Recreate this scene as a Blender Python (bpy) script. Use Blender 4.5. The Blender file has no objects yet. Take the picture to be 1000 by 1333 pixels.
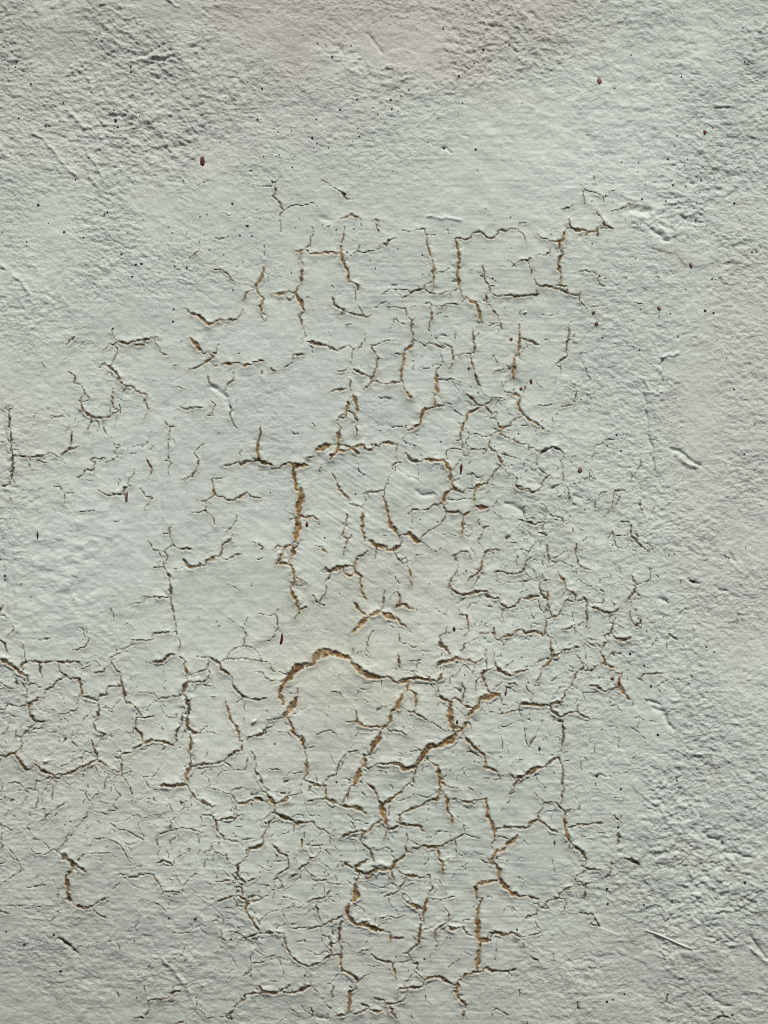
import bpy, bmesh, math, random
import numpy as np
from mathutils import Vector

# ------------------------------------------------------------------ camera, sky, sun, exposure
S = 0.0008                      # metres of wall for one unit of the plan used below (0.8 m wide view)
ZC = 1.45                       # height of the view centre above the wall's foot
CX, CY = 500.0, 666.5
scene = bpy.context.scene

cam_d = bpy.data.cameras.new('camera')
cam = bpy.data.objects.new('camera', cam_d)
scene.collection.objects.link(cam)
cam.location = (0.0, -2.4, ZC)
cam.rotation_euler = (math.radians(90), 0, 0)
cam_d.sensor_fit = 'HORIZONTAL'
cam_d.sensor_width = 36.0
cam_d.lens = 36.0 * 2.4 / (1000 * S)
cam_d.clip_start = 0.02
cam_d.clip_end = 200.0
scene.camera = cam

SUN_EL, SUN_AZ = math.radians(54), math.radians(10)      # azimuth measured from straight out of the wall towards the right
L = Vector((math.cos(SUN_EL) * math.sin(SUN_AZ), -math.cos(SUN_EL) * math.cos(SUN_AZ), math.sin(SUN_EL)))
world = bpy.data.worlds.new('World')
scene.world = world
world.use_nodes = True
wn = world.node_tree.nodes
sky = wn.new('ShaderNodeTexSky')
sky.sky_type = 'NISHITA'
sky.sun_disc = False
sky.sun_elevation = SUN_EL
sky.sun_rotation = math.atan2(L.x, L.y)
sky.dust_density = 3.0
world.node_tree.links.new(sky.outputs[0], wn['Background'].inputs[0])
wn['Background'].inputs[1].default_value = 0.072
sun_d = bpy.data.lights.new('sun', 'SUN')
sun_d.energy = 3.2
sun_d.angle = math.radians(9)
sun_d.color = (1.0, 0.955, 0.88)
sun = bpy.data.objects.new('sun', sun_d)
sun.rotation_euler = L.to_track_quat('Z', 'Y').to_euler()
sun.location = L * 5
scene.collection.objects.link(sun)
vs = scene.view_settings
vs.view_transform = 'Standard'
vs.look = 'None'
vs.gamma = 1.0
vs.use_curve_mapping = False
vs.exposure = 0.15
scene.cycles.use_denoising = False
scene.cycles.filter_width = 1.1

rng = np.random.default_rng(7)
random.seed(7)

# ------------------------------------------------------------------ noise on arrays
def vn(x, y, lx, ly=None, seed=0, rot=0.0):
    """smooth lattice noise, about -1..1, wavelength lx by ly, turned by rot degrees"""
    ly = lx if ly is None else ly
    if rot:
        c, s = math.cos(math.radians(rot)), math.sin(math.radians(rot))
        x, y = x * c + y * s, -x * s + y * c
    t = np.random.default_rng(1000 + seed).uniform(-1, 1, (256, 256)).astype(np.float32)
    u, v = x / lx, y / ly
    iu, iv = np.floor(u), np.floor(v)
    fu, fv = (u - iu).astype(np.float32), (v - iv).astype(np.float32)
    iu, iv = iu.astype(np.int32), iv.astype(np.int32)
    fu = fu * fu * fu * (fu * (fu * 6 - 15) + 10)
    fv = fv * fv * fv * (fv * (fv * 6 - 15) + 10)
    a, b, c_, d = iu & 255, (iu + 1) & 255, iv & 255, (iv + 1) & 255
    p = t[c_, a] * (1 - fu) + t[c_, b] * fu
    q = t[d, a] * (1 - fu) + t[d, b] * fu
    return 1.35 * (p * (1 - fv) + q * fv)

def fbm(x, y, l, ly=None, seed=0, octv=3, rot=0.0, gain=0.5):
    ly = l if ly is None else ly
    r, amp, tot = 0, 1.0, 0.0
    for k in range(octv):
        r = r + amp * vn(x + 37 * k, y + 91 * k, l / 2 ** k, ly / 2 ** k, seed + k * 13, rot)
        tot += amp
        amp *= gain
    return r / tot

def sm(a, b, x):
    t = np.clip((x - a) / (b - a), 0, 1)
    return t * t * (3 - 2 * t)

def blob(x, y, cx, cy, rx, ry, rot=0.0):
    dx, dy = x - cx, y - cy
    if rot:
        c, s = math.cos(math.radians(rot)), math.sin(math.radians(rot))
        dx, dy = dx * c + dy * s, -dx * s + dy * c
    return np.exp(-((dx / rx) ** 2 + (dy / ry) ** 2))

# ------------------------------------------------------------------ the wall's surface grid (plan units, y downwards)
STEP = 1.2
def axis(a, b, ext):
    core = np.arange(a, b + STEP, STEP)
    g, d, out = STEP, 0.0, []
    while d < ext:
        g = min(g * 1.12, 30.0)
        d += g
        out.append(d)
    out = np.array(out)
    return np.concatenate([(core[0] - out)[::-1], core, core[-1] + out]), len(out)

gx, nx0 = axis(-12, 1012, 1900)
gy, ny0 = axis(-12, 1345, 1050)
NX, NY = len(gx), len(gy)
X, Y = np.meshgrid(gx.astype(np.float32), gy.astype(np.float32))
AX, AY = gx[nx0], gy[ny0]                    # start of the even part of the grid
CNX, CNY = NX - 2 * nx0, NY - 2 * ny0

# ------------------------------------------------------------------ cracks: width, depth of brown, path
CRACKS = """
T 200 230 5 .85
1.5 2 650 62 720 70 775 65 790 75
1.5 2 830 0 805 40 780 45
3 5 790 60 795 110
3.5 5 775 130 820 175 835 210 850 225
1.6 3 850 225 900 195 1000 190
1.5 2 270 80 310 50 340 45 360 30
1.5 2 660 228 720 215
1.3 0 825 250 830 370
1.3 2 450 240 495 260 515 255
2 3 300 425 325 405 330 380
2.6 6 300 455 300 485 255 520 235 535
1.6 3 400 405 430 415 480 405 490 390
3 8 920 485 955 495 990 470
3 8 955 495 955 530
4 8 975 580 965 640 965 710
4 8 940 720 925 760 935 790 970 840 980 885
1.3 2 720 450 720 530
3.2 8 720 590 710 650 690 690 665 710 675 750 695 780
2.6 7 395 608 440 608 470 625 500 660 530 690
3.5 8 635 750 600 765 595 800 580 815
3.5 8 720 795 700 840 700 905
3.5 8 770 762 820 768 880 748
3 7 865 790 885 810 910 792
1.8 3 750 910 735 935 700 960
2.2 5 200 860 225 870
5 9 240 895 300 905 330 940 360 965 390 960 430 930
3.2 7 430 930 490 940 545 930
3.2 7 545 930 570 905 585 870
1.6 3 460 985 500 965
3 6 940 905 960 935 970 980 975 1000
T 400 230 5 .85
1.8 4 85 40 110 35 150 65
3 4 195 90 230 115 260 155
1.5 2 260 158 300 152
1.3 1 0 190 40 175 70 215
3 7 215 280 260 270 290 255 330 270 350 290
1.5 3 350 290 350 330
1.3 2 35 330 38 385
2.5 5 20 400 22 450
2.6 6 245 335 240 390 225 440
4.4 9 220 455 218 500 235 560 265 610 270 690
3.2 7 280 685 320 705 335 740
1.6 3 318 745 318 820 350 870 358 895
3.2 8 325 905 365 910 380 920 415 905
4 8 15 505 75 505 150 492 205 505
2.2 4 245 555 290 515 330 490
2.2 4 360 500 400 490 460 480
1.5 2 340 450 340 480
3 6 440 285 465 290
3 5 455 330 465 380
3 6 485 445 515 450 530 425 580 405
2.5 4 590 350 640 360 690 370
2 3 710 350 760 345 775 385 830 388
3.4 7 775 390 785 470 810 540
4.4 8 812 545 820 600 820 690 818 730
3.2 7 660 775 690 755 720 745 760 735 775 705
3 6 795 760 850 772 915 752
2 4 925 778 950 748
4 8 960 410 1000 408
4.4 8 965 420 980 480 990 560 975 640 985 690 995 750
2 4 940 688 975 685
3 6 165 790 180 840 240 875 220 915
1.3 1 240 880 280 888
1.6 2 490 770 530 740
1.4 1 580 740 650 738
1.6 2 570 765 605 770 612 800
2 4 510 850 530 853
2 4 575 855 615 860
3 6 640 860 645 900
3 6 700 920 680 940 675 1000
2 5 740 832 760 832
3 6 800 825 805 880 810 935 790 990
2.6 5 830 845 880 845 920 828 1000 840
2 3 130 335 152 325
T 600 230 5 .85
3 7 0 408 40 415 65 400
3.2 7 75 372 130 368 160 395 185 408 215 405 240 375
2.6 6 240 355 290 360 330 345 370 340
1.6 2 380 310 425 308
2.2 5 365 355 400 380 425 440
2 5 205 300 225 302
2.2 4 150 215 190 240
2.2 5 485 370 515 405 555 408
4 8 565 420 600 430 640 425
4 8 690 345 665 380 655 420 635 440 640 480
3.6 8 670 500 640 535 630 580 645 620 650 660 640 700
4 7 700 285 710 340 760 352 810 355
3.2 8 800 390 825 370 890 360
3 8 885 330 885 400
2.2 4 640 222 700 210 735 180
2.2 4 770 45 790 75 810 95
3 4 790 110 795 150 805 190
1.2 1 865 0 865 40
3 5 875 220 880 250
3.6 6 905 265 920 290 930 325 980 345
1.6 3 890 340 970 345
2 4 855 105 900 125 925 150 925 175
2 3 925 145 955 135
1.5 2 960 100 1000 100
1.6 3 970 230 1000 225
2.4 5 350 575 400 550 430 555 445 540 485 538
2.6 6 490 522 520 512
3 6 545 522 575 500 578 475
1.6 3 265 592 315 602
2.6 6 140 580 148 620 150 660 180 710 190 760
1.6 4 120 652 145 655
1.6 4 180 712 215 715
3 7 160 765 170 830
2.2 5 445 595 470 650 485 690 500 710
3.2 7 500 718 580 720 630 738
3.2 7 620 710 690 718
3.2 6 660 750 700 768 755 775
2.2 5 765 775 785 750
2.2 4 765 780 770 815 790 835
3.2 6 240 782 320 775 350 790 420 778 500 770
3 5 490 748 505 752
1.3 1 780 865 860 850 950 840
3 7 0 720 5 780 20 800
4 8 30 785 60 820 100 830 115 880 130 955
2 5 105 832 140 815
2.6 6 195 850 220 890 240 910 245 940 260 975 264 1000
3 7 378 965 382 1000
2.2 5 718 945 700 960 698 1000
2.2 5 765 628 810 612
2.2 5 820 628 855 628
2.2 5 880 650 895 695
2 4 905 718 935 720
1.3 1 520 905 580 912 630 898
1.6 3 180 975 215 960
T 800 230 5 .85
2.4 4 0 225 40 215 70 205
2.2 4 85 178 115 190
1.6 3 260 655 300 668
1.6 3 100 825 180 828
T 0 430 5 .85
3 4 440 95 460 70 490 45
2 3 415 210 440 185
2.2 4 490 125 530 100
2 3 560 72 610 75
3 5 670 135 690 125
4 5 735 0 740 40
3.6 6 720 90 750 100
4 7 770 75 830 88 880 75 930 65 1000 50
5 6 870 92 910 98 940 98
2.6 4 770 145 740 200
4 5 685 215 725 250 765 285 785 320
3.6 7 765 320 825 365 870 370 910 410
3 6 925 410 960 420 955 450
2.6 5 830 365 800 412
2 4 938 460 940 485
2.6 5 960 480 965 535
2 4 945 570 915 600
1.3 2 640 242 680 240
3 5 445 272 495 300 485 345
2.2 4 530 360 560 415
3 4 575 460 590 445
3.6 7 530 440 530 500 565 540 605 565 635 575
3.6 7 635 572 700 570
3 6 725 560 775 520
3 5 605 570 590 620 565 660
3 7 740 380 735 440 735 500
2.2 5 335 578 380 570 430 545
1.3 2 430 560 460 562
3.4 4 65 500 70 600 80 680 82 740
3.8 4 82 740 90 830 92 900 85 970
1.6 3 15 732 75 728
2 4 95 778 130 782
1.6 2 40 515 70 490 95 505
3 6 130 822 200 828 270 820 310 810
2.6 4 320 802 360 805 385 830 410 832
3 5 410 810 450 778 520 760
2.6 4 475 660 465 750
1.3 2 250 850 330 868
2 3 425 868 460 878
2.6 5 675 620 695 680
2 4 710 690 735 705 740 735
1.6 3 795 615 795 645
2 3 615 735 625 710
2.6 4 750 795 785 750
2 3 845 805 890 800
2.6 5 595 850 620 830
2 4 635 838 680 830
2.6 4 685 865 730 855 770 828
2.6 5 505 960 550 940
3 5 555 915 610 910 625 870
3.2 6 955 840 985 890 995 910
2.6 4 970 975 985 940
2.2 4 880 905 875 940 840 975 832 1000
1.6 3 200 870 212 905
T 200 430 5 .85
4 7 0 55 40 45
2.6 4 10 85 45 120
3 5 45 150 90 162
2.6 4 130 232 165 230
3 6 220 252 250 260
3 5 260 250 295 238
4.4 9 245 55 280 95 315 148
4.4 9 360 145 385 175 365 200 335 218
3 7 365 150 410 150
3.2 8 400 235 440 235
4 8 460 218 500 222 545 215
3.6 8 575 228 640 225
3 6 650 208 720 202
4 7 765 250 790 268
2 4 705 265 705 290
1.6 3 415 105 430 90
2.2 4 550 158 570 150
3.2 8 915 162 985 162
2 3 975 0 1000 50
2 4 960 60 1000 78
3 5 352 290 362 340 380 355
4 2 495 490 510 530
3 5 495 545 515 595
1.3 2 525 625 545 640
3 6 525 275 520 330 480 355
2 3 480 370 460 400
2.2 4 160 372 210 388
3 5 175 500 215 515 265 502 325 505
3 5 370 460 405 485
3 5 385 530 390 560
3.6 6 350 555 335 600
3 5 75 595 100 630 155 632
3 5 110 640 95 710
3 5 100 730 98 770
2.6 5 98 820 95 850 120 868
2 4 80 850 100 845
2 3 100 900 98 970
2 4 335 738 310 755
2 4 280 785 268 805
3 5 295 840 290 890 260 940 195 980
3.2 6 695 620 700 670 685 720
6 9 680 740 680 800 685 850
3 5 450 885 500 880 560 858
3.6 8 565 880 600 855 670 852
6 9 685 850 730 870 780 880
5 9 770 905 825 900
3.6 8 830 882 880 865
6.5 9 880 862 920 880 1000 880
8 9 910 890 915 950 930 1000
2 4 380 970 450 962
2 4 540 940 540 985
1.6 3 850 245 880 230 905 210
T 400 430 5 .85
3.6 6 0 75 60 92 130 102 165 115 195 140
2.6 5 215 122 270 100
2.2 4 375 25 375 75 355 92
3 5 300 125 350 110
2.2 4 290 155 290 200
2.6 5 200 270 250 262 280 235
3.6 6 290 250 340 275 395 300
3.6 7 415 100 425 130 445 155
3.6 8 460 175 455 240 435 290 415 320
1.6 3 465 190 490 190
3.6 7 425 330 400 365 365 390
3 7 430 335 490 348
3 7 500 350 600 342
2 3 445 100 490 78
1.3 2 535 70 595 75
4 8 675 0 688 40 685 100 650 130
4 8 635 135 625 210 610 260 615 330 630 380 660 425 695 460
2.2 5 575 155 620 158
2.2 4 800 15 808 35
2 4 730 80 770 110
3.2 6 795 85 835 100 885 120
3.2 7 895 92 935 115 950 165 950 215 925 260
1.8 4 955 172 1000 168
2 3 960 10 965 60
3 6 870 230 840 260
5 9 840 290 842 350 845 420
5 9 825 430 830 495
4 8 890 490 830 502 755 525 745 560 735 605 700 640 650 655
2 5 640 620 650 655 630 700
2 4 890 475 960 482
2.2 4 890 325 940 322 1000 342
3 5 280 320 278 385
3.2 6 145 405 200 390 250 382
5 8 290 410 315 470 328 530
4 6 295 540 325 580 325 610
4.4 7 315 625 325 700
4 7 265 470 250 570
4 7 215 555 190 605
5 9 220 635 205 690 205 750
6 9 165 745 110 760 55 785
7 8 205 755 180 800 150 845
5 9 200 780 255 790
5 8 250 752 300 770 335 800
2 5 325 800 315 830
6 8 325 755 360 750 385 780 425 785
4 7 415 745 470 760
4 8 480 742 530 730 585 748
5 9 0 830 40 830
3 5 95 870 80 920
3 6 160 930 185 970 200 1000
3 4 35 605 60 632
1.6 3 620 710 650 740 720 758
2.6 5 580 780 575 830 590 860 550 885
1.6 3 590 862 615 862
1.6 3 575 915 545 940 525 970 528 1000
3.6 6 640 795 665 840 700 855 740 858
5 9 765 840 830 848 890 845 905 880 930 920 940 1000
2 4 890 845 925 835
2 4 905 790 925 775 960 770
2.6 4 1000 845 980 870 950 905
3 7 998 640 998 700
2 4 955 715 1000 715
T 600 430 5 .85
3 5 80 0 78 50 88 100 82 160
2.6 5 0 160 40 152 80 148
3 6 62 180 75 240 95 310 110 355
2 4 128 370 128 415
4 8 380 0 380 60 375 130 380 165
3.6 6 385 55 440 68 510 98
5 9 345 175 340 240 342 320
2.2 5 345 345 345 368
3 7 215 268 265 260
2.6 6 285 252 330 252
3 4 705 20 690 80 685 150
3 4 690 170 650 200 610 225
1.6 3 650 240 645 280
2.6 4 710 330 720 355 745 358
2.6 4 735 385 755 400 735 470
2.6 5 655 500 700 490 735 485
1.6 3 500 492 560 492 590 482
2 4 725 65 780 75
2 3 805 505 850 522
2.2 4 260 335 272 395
2.6 4 205 438 240 442 290 458
4 7 35 420 70 450 100 478
4 8 85 492 150 488 190 470
4 8 150 490 175 520 200 545
4 8 130 500 95 520 40 550 35 590
4 8 15 610 5 660
2.6 5 0 710 15 740 5 780 15 810
3.6 7 305 405 350 420 390 440
2.6 6 430 345 410 395 405 430
4 8 390 445 370 480 375 520 410 555
4 8 410 552 450 590 490 610 525 632
3.6 8 405 560 370 578
3.6 7 365 572 325 600
3.2 7 320 625 270 640 245 630
4.4 8 260 660 265 685
2.2 5 232 530 230 570
3 6 225 570 228 590
2 4 185 580 225 580
3 6 225 665 190 695
3 6 190 705 178 760 200 785 235 800
3.6 7 235 810 250 850 285 890
2 4 285 888 335 882
2.6 5 45 778 80 775 120 785
2.2 5 120 768 165 778 150 808
2 5 30 820 50 812
3 6 240 900 200 950 175 985 175 1000
2.6 5 310 700 320 725
3.2 6 340 712 385 742
2 3 385 742 440 745 440 780
3 5 475 768 510 800
2.6 4 490 840 485 890
4 3 510 810 550 780 600 760 640 775 665 800
2 4 670 835 720 862
3 5 645 850 665 890
2.6 4 658 910 668 980 670 1000
2 3 405 840 408 885
3 5 580 945 545 970 520 1000
2.6 5 335 940 365 965
2 4 300 930 302 955
1.6 3 780 970 830 960
2 4 840 910 870 970
1.6 3 545 665 570 660
2 2 990 800 992 840
T 800 430 5 .85
2.6 4 165 835 170 870 150 905 125 940
2 4 105 970 95 990
2.6 5 240 935 262 905 268 890
T 0 630 5 .85
3 4 15 15 70 8
2 4 75 80 75 115
2.6 5 420 50 428 100 425 150
1.6 3 450 62 490 58
1.6 3 350 15 395 15
2 4 520 185 570 175 620 178
1.6 3 745 250 810 238
3 5 640 40 690 70 730 80
4 6 735 65 790 68
3 6 795 60 830 25 850 10
2.6 5 790 70 820 72
2 4 920 30 940 60 950 85
2.6 5 975 125 980 100 1000 92
2 4 945 160 955 190
2 4 965 370 990 400 995 425
2 4 930 735 1000 740
1.6 3 860 780 940 770
2.6 4 830 905 865 930
3 6 30 785 10 820 5 845
2 3 5 850 65 870 72 895
3 5 100 935 85 965 60 985
1.6 2 550 980 580 1000
2 4 520 930 545 938
T 200 630 5 .85
3 7 390 15 390 50 410 78 460 88
3.6 8 470 102 520 108 560 92 610 55
2.6 6 635 82 700 92
3 7 385 85 360 105 335 122
2 5 290 108 315 105
2.2 5 350 135 340 175
3.6 6 380 205 398 245
1.6 3 400 260 420 290
2 4 545 200 545 230 515 275 470 320
3 6 515 330 500 365 450 400 445 440
4.5 7 435 465 390 480 345 500
4.5 6 345 525 290 530 235 540 215 515 195 495
2 4 450 490 490 492
2.6 5 530 465 580 460
1.6 4 250 185 295 185
2.6 4 130 262 105 290 110 350 130 395
1.6 3 65 325 85 322
3 5 160 422 245 422
3 5 95 415 80 445 95 490
2.6 4 0 430 50 435
2 3 50 465 70 520
2 4 35 510 40 540
2.6 5 0 545 70 540
4 4 75 545 90 580 110 600
4 5 105 615 115 680 115 740
4 5 115 760 130 820 140 885
3 4 145 900 150 935
3 4 150 960 150 1000
3 4 0 738 115 737
3 4 0 970 130 965
2 3 140 552 185 548
2.6 4 645 380 690 382
2.6 4 695 400 710 415 690 430
1.2 2 710 425 770 435
2 3 670 490 715 480
2.6 4 640 640 640 668
1.6 3 475 650 510 665 555 690
2.6 5 685 845 755 858
3 5 810 815 795 850 805 900 808 945
2.6 5 800 955 780 1000
1.6 3 615 865 600 900
1.6 2 490 870 530 905 580 935 590 960
2 4 408 890 410 915
3 5 590 1000 615 988
9.5 9 920 0 935 40
9.5 9 955 35 965 90 945 150 940 200
8 9 945 200 940 270 930 330 920 380
6 9 960 205 1000 225
3 5 885 240 915 220
4 8 945 390 925 415
5 9 910 395 850 415 840 450 800 520
4 7 845 412 805 400
3.4 7 805 520 840 512 880 520
5.5 9 910 400 905 460 885 500
4.5 9 885 525 910 560 918 610 915 665
3 8 920 610 960 618
5.5 9 885 665 905 730 925 750 930 795
4.4 9 945 800 950 840 920 880
3 7 950 815 1000 803
2.6 5 965 662 1000 655
T 400 630 5 .85
6 8 195 0 215 45 265 90
3 5 275 130 290 130 360 150
2 4 385 95 370 135
3 4 350 70 400 55 500 42
2 4 500 50 515 0
5 9 5 215 40 212 70 232
2 4 55 260 75 268
4.5 7 258 200 255 270
3.6 6 245 285 225 335
4.5 7 265 355 255 400 240 430
2.6 5 238 445 238 465
2 4 288 330 290 345
3.6 7 55 402 95 412 130 455
4 7 362 190 358 300 375 365
5 8 370 375 410 372 450 402 520 410
4.5 7 515 430 555 432 605 402
4.5 8 495 85 515 150 525 190
5 8 525 205 545 270 575 310 605 360
5 8 625 330 665 325 690 350 715 380 740 375
2 5 620 355 610 400
2.6 5 655 200 690 165 740 172
2.6 5 740 170 790 165 830 135
4 8 930 40 895 80 890 115 850 140
3 6 880 140 905 180 895 230 865 265 820 295
2.6 5 800 300 760 330 740 360
4 8 940 0 950 30 1000 55
4 8 905 180 940 188 985 182 1000 195
2 5 740 378 800 420
1.6 3 845 445 870 420
2.6 5 575 460 585 485 630 520 660 505
2 4 640 480 660 510
3 5 705 485 690 495
4.5 8 660 550 675 590 668 630 682 665
3.6 5 1000 445 960 465 945 470
3.6 7 395 438 365 465 325 470
4 8 325 470 315 510 305 550
5 9 305 550 320 580 355 598 345 620
4 9 245 585 275 600 310 575
4.5 9 345 620 350 690 385 755
5 7 120 540 150 570 200 545 275 535
3 4 155 590 110 650
3 6 125 670 120 710 100 740
4 7 35 725 60 765 90 785
2 5 85 785 115 790
3 6 450 440 445 480 430 500
2 4 85 570 110 575
3 6 500 695 498 760 490 810
6 9 395 870 430 850 475 830 520 860 580 875
4 8 580 865 605 905 655 940
5 9 390 870 350 915 290 970
4 7 300 770 340 820 380 850
3.6 7 585 700 605 740 605 780 570 815
3.6 7 605 780 640 785 665 812 690 810
2.6 5 430 955 400 1000
2 4 595 975 600 1000
3 6 980 510 975 575 935 620 920 680
5 8 940 680 970 710 1000 720
2 4 910 930 900 970 860 995
3 5 985 810 990 850
2 3 750 820 748 850
T 600 630 5 .85
3.6 8 45 28 85 30
4 8 150 0 110 20 90 50 80 130
4 8 90 140 130 155 180 152
4 8 85 155 50 185 10 215
3.6 7 10 220 10 280 5 330
2.6 6 20 265 65 270
3 7 0 50 20 65
3.6 6 355 5 380 40 445 30
3.6 6 450 62 490 45 530 15
2.6 5 120 235 120 260
3 4 125 285 180 275
3 5 150 290 130 350
2 4 100 370 125 395
3 6 250 432 195 425 155 450 145 490
4 7 140 495 130 555 100 590
3.6 6 90 595 65 610 40 635
3 5 0 437 40 440 55 470 65 490
2 3 375 270 378 235
3 5 415 245 480 262 540 245
2.6 5 540 235 540 265
2.6 4 500 322 530 320
3 5 530 300 530 325 560 340
3.6 6 555 395 565 450 572 520
2.6 4 590 210 650 220 670 255
2.6 4 695 30 705 90 690 125
2.6 5 728 285 728 320
3.6 6 748 390 745 450 755 490
3.6 6 755 522 790 545 840 560
2.6 4 870 120 870 160
2.6 5 990 80 985 120 975 170
2.6 4 980 310 995 360 1000 400
3 5 215 575 270 570
3 5 275 572 330 585
3 6 350 590 400 570 415 548
2.6 5 415 572 450 610
2 3 455 480 420 510
3 6 525 580 530 615
3 5 525 635 580 625
3 5 510 655 520 710 560 755
3.6 7 565 700 560 760 580 835
3.6 7 625 565 650 605 680 650
3.6 6 650 688 685 685 725 710 745 740
4.4 7 0 722 60 715 120 700 170 700
3.6 6 160 728 210 745 255 745
3.6 6 250 770 300 810 355 795 385 745
3.6 6 385 745 440 740 515 728
2.6 5 300 805 305 825
3 6 700 735 670 780 655 815
3 5 705 762 755 765 800 750
3.6 6 795 735 820 770
3.6 6 820 770 815 840 820 870 810 940
3.6 6 820 800 870 805 920 830 960 840 1000 832
4 7 540 840 550 885
6 5 555 898 555 922
4.5 8 550 930 545 975 530 990
3 6 570 878 640 848
3 5 650 948 700 942 745 915
3.6 7 395 945 410 970 480 958 530 982
3.6 7 270 998 330 985 380 945
3.6 6 40 855 45 920 55 955
3 5 55 955 20 990
3 6 215 935 218 970 220 1000
3 6 120 970 200 972
2.6 4 265 845 275 900
3 6 995 895 980 930 978 975
3 6 930 985 975 972
2 3 965 870 960 885
T 800 630 5 .85
3.6 5 0 45 70 40
2.6 4 160 25 180 42
3 5 160 105 165 150 182 190
2.6 4 35 195 30 250
3.6 5 103 270 105 340 150 385 200 430
3 4 225 430 220 445
2.6 4 228 510 228 570
3 5 102 585 120 630 140 655
3.6 6 130 660 130 705 160 725
3.6 6 130 705 80 745
3 5 0 832 30 810 35 780
2.6 5 105 755 108 790
3 5 95 815 98 850
3.6 5 110 890 130 915 170 905 165 880
2 4 185 640 230 620
3 4 25 540 40 580
2.6 4 740 910 800 900
3 4 795 850 860 855
3 4 480 630 540 640
3 4 500 925 520 960
T 0 830 5 .75
6 6 0 135 45 150 100 190 140 225 185 245
4 6 185 245 188 290 175 305
3.5 5 150 290 185 340
2 3 175 350 180 410
4 6 140 200 160 160 210 150
4 6 210 150 270 162 350 155
3.5 5 350 155 420 160 520 155
3.5 5 265 165 265 215 285 260
3 5 120 20 155 45 160 65
2 3 160 70 175 140
3 5 585 0 570 50 520 75 480 78
3 5 390 180 400 220 450 255 470 272
4 6 425 250 370 290
3.5 5 350 320 300 340
3 5 300 360 285 395
4 6 265 385 215 415
5 6 175 428 205 428 195 460 205 505 235 545
4 6 235 545 330 540
3.5 5 240 560 195 590 165 620
2.6 4 160 562 115 600 108 650
2.6 4 120 450 170 440
4 6 480 260 520 265 535 330 545 380
5 5 545 380 600 395 640 420
4 5 640 410 660 375 710 372
5 4 650 460 640 530
3.5 5 612 550 630 610 690 630
3 4 490 390 530 378
3 5 530 200 570 190 600 172
3.5 5 620 232 665 222 695 195
4 5 700 335 720 315 775 315
3 5 710 135 750 115 795 98
2.6 4 800 100 810 150
3.5 5 735 165 760 205 800 230
4 6 795 235 790 270 810 340 815 400
5 6 820 410 870 435 910 480
4 5 905 515 940 520 1000 510
4 6 890 520 885 590 915 620 930 660 935 690
4 6 870 725 930 690 1000 665
4 6 800 755 870 742
3 5 740 770 795 788
4 6 795 790 795 850 800 920
3 5 820 920 845 960 855 1000
2.6 4 340 465 380 492 420 495
3.5 5 450 488 500 470 520 452
3 4 410 510 450 550
2.6 4 475 600 478 630
3 5 465 655 490 690 520 720
4 5 600 660 610 700 630 745 635 780
2 4 640 695 665 650
4 6 635 790 590 815 530 850
4 6 635 790 680 820 720 855
3.5 6 720 855 780 875
4.5 7 530 835 500 860 450 885 385 885
4.5 7 220 815 260 840 300 875 345 885
3.5 6 345 885 370 912 395 912
5 7 140 650 155 690 145 720
5 8 50 770 70 755 110 745
5 7 105 765 135 800 160 845 180 860
2 4 180 860 210 850
3 5 0 765 45 775
2.6 4 45 965 75 945 130 945 160 980
2.6 4 0 468 40 462 70 430
2.6 4 20 635 55 595 70 550
2 3 20 650 45 690
3 5 865 15 1000 12
3 5 340 920 295 990
2 3 575 950 575 980
2 4 900 360 940 352 1000 360
2 3 725 950 728 1000
T 200 830 5 .75
3 4 175 25 175 90
4 5 0 160 60 155 110 110 150 105
5 6 160 115 195 140 210 158
6 7 200 170 215 220 220 270
4 6 235 290 290 288 335 285 375 240
9 5 225 285 200 330 190 370
3.5 6 35 400 70 388 160 382
8 4 215 390 230 440 235 490
6 5 225 490 218 570 235 600
5 6 235 600 260 618 310 625
2.6 4 305 605 355 580
4 5 190 490 185 560 155 610 140 690
4 6 0 665 50 675 95 685 135 705
6 6 240 645 248 690 230 740 245 780
3 5 265 760 265 795
6 6 245 800 240 850 215 890 225 940
4 6 255 835 300 825 380 825 460 805
3.5 6 460 810 490 825 505 850
3.5 6 480 785 530 745 575 735
5 6 0 960 60 960 130 965 210 955
3 5 225 965 240 1000
2.6 4 240 245 290 225 350 205 365 145
2 5 275 125 370 128
5 6 370 130 430 165 440 210 490 235 515 265
3 5 435 165 470 140
3 5 470 140 540 138 620 140 700 155 755 160 765 200
2.6 5 500 90 550 65 580 55
1.6 3 590 50 650 70 695 120
3.5 5 510 290 530 330 580 380 640 402 700 405 740 392
2 4 580 395 540 425
1.6 2 660 225 710 225 740 270
4 6 465 395 480 450 500 530 545 590 560 640
5 6 560 660 580 690 575 735
4 6 595 670 650 640 735 618
3 5 715 605 735 590 780 575
3.5 6 735 540 790 530 835 525
9 8 850 520 880 480 915 430 935 385
4 8 935 385 940 330
6 8 880 530 900 570 910 620 950 650
6 7 965 640 975 680 985 730
2 4 850 540 865 570
6 9 850 290 835 320 820 360 845 430
10 8 1000 170 950 190 905 230 865 280 850 300
2.6 5 760 285 790 275 840 290
2 4 790 225 830 225 870 245
1.6 3 755 270 735 260
3 5 630 735 660 770 665 840
4 5 660 865 695 900 710 950 700 1000
2 4 705 965 755 992
5 8 990 820 992 880
3 5 990 900 950 980
2 4 755 855 830 862
2 4 845 920 895 910
2 4 520 990 580 978 620 992
2 4 350 975 430 995
2 4 720 25 755 20 775 0
2 5 890 975 893 1000
T 400 830 5 .78
10 8 0 185 30 175 60 125 90 100 150 100 210 110 280 135
8 8 285 150 320 190 370 230 430 250 480 265
6 7 480 262 530 255 570 290
2.6 6 300 75 295 110 285 125
2 4 482 275 482 315
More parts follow.
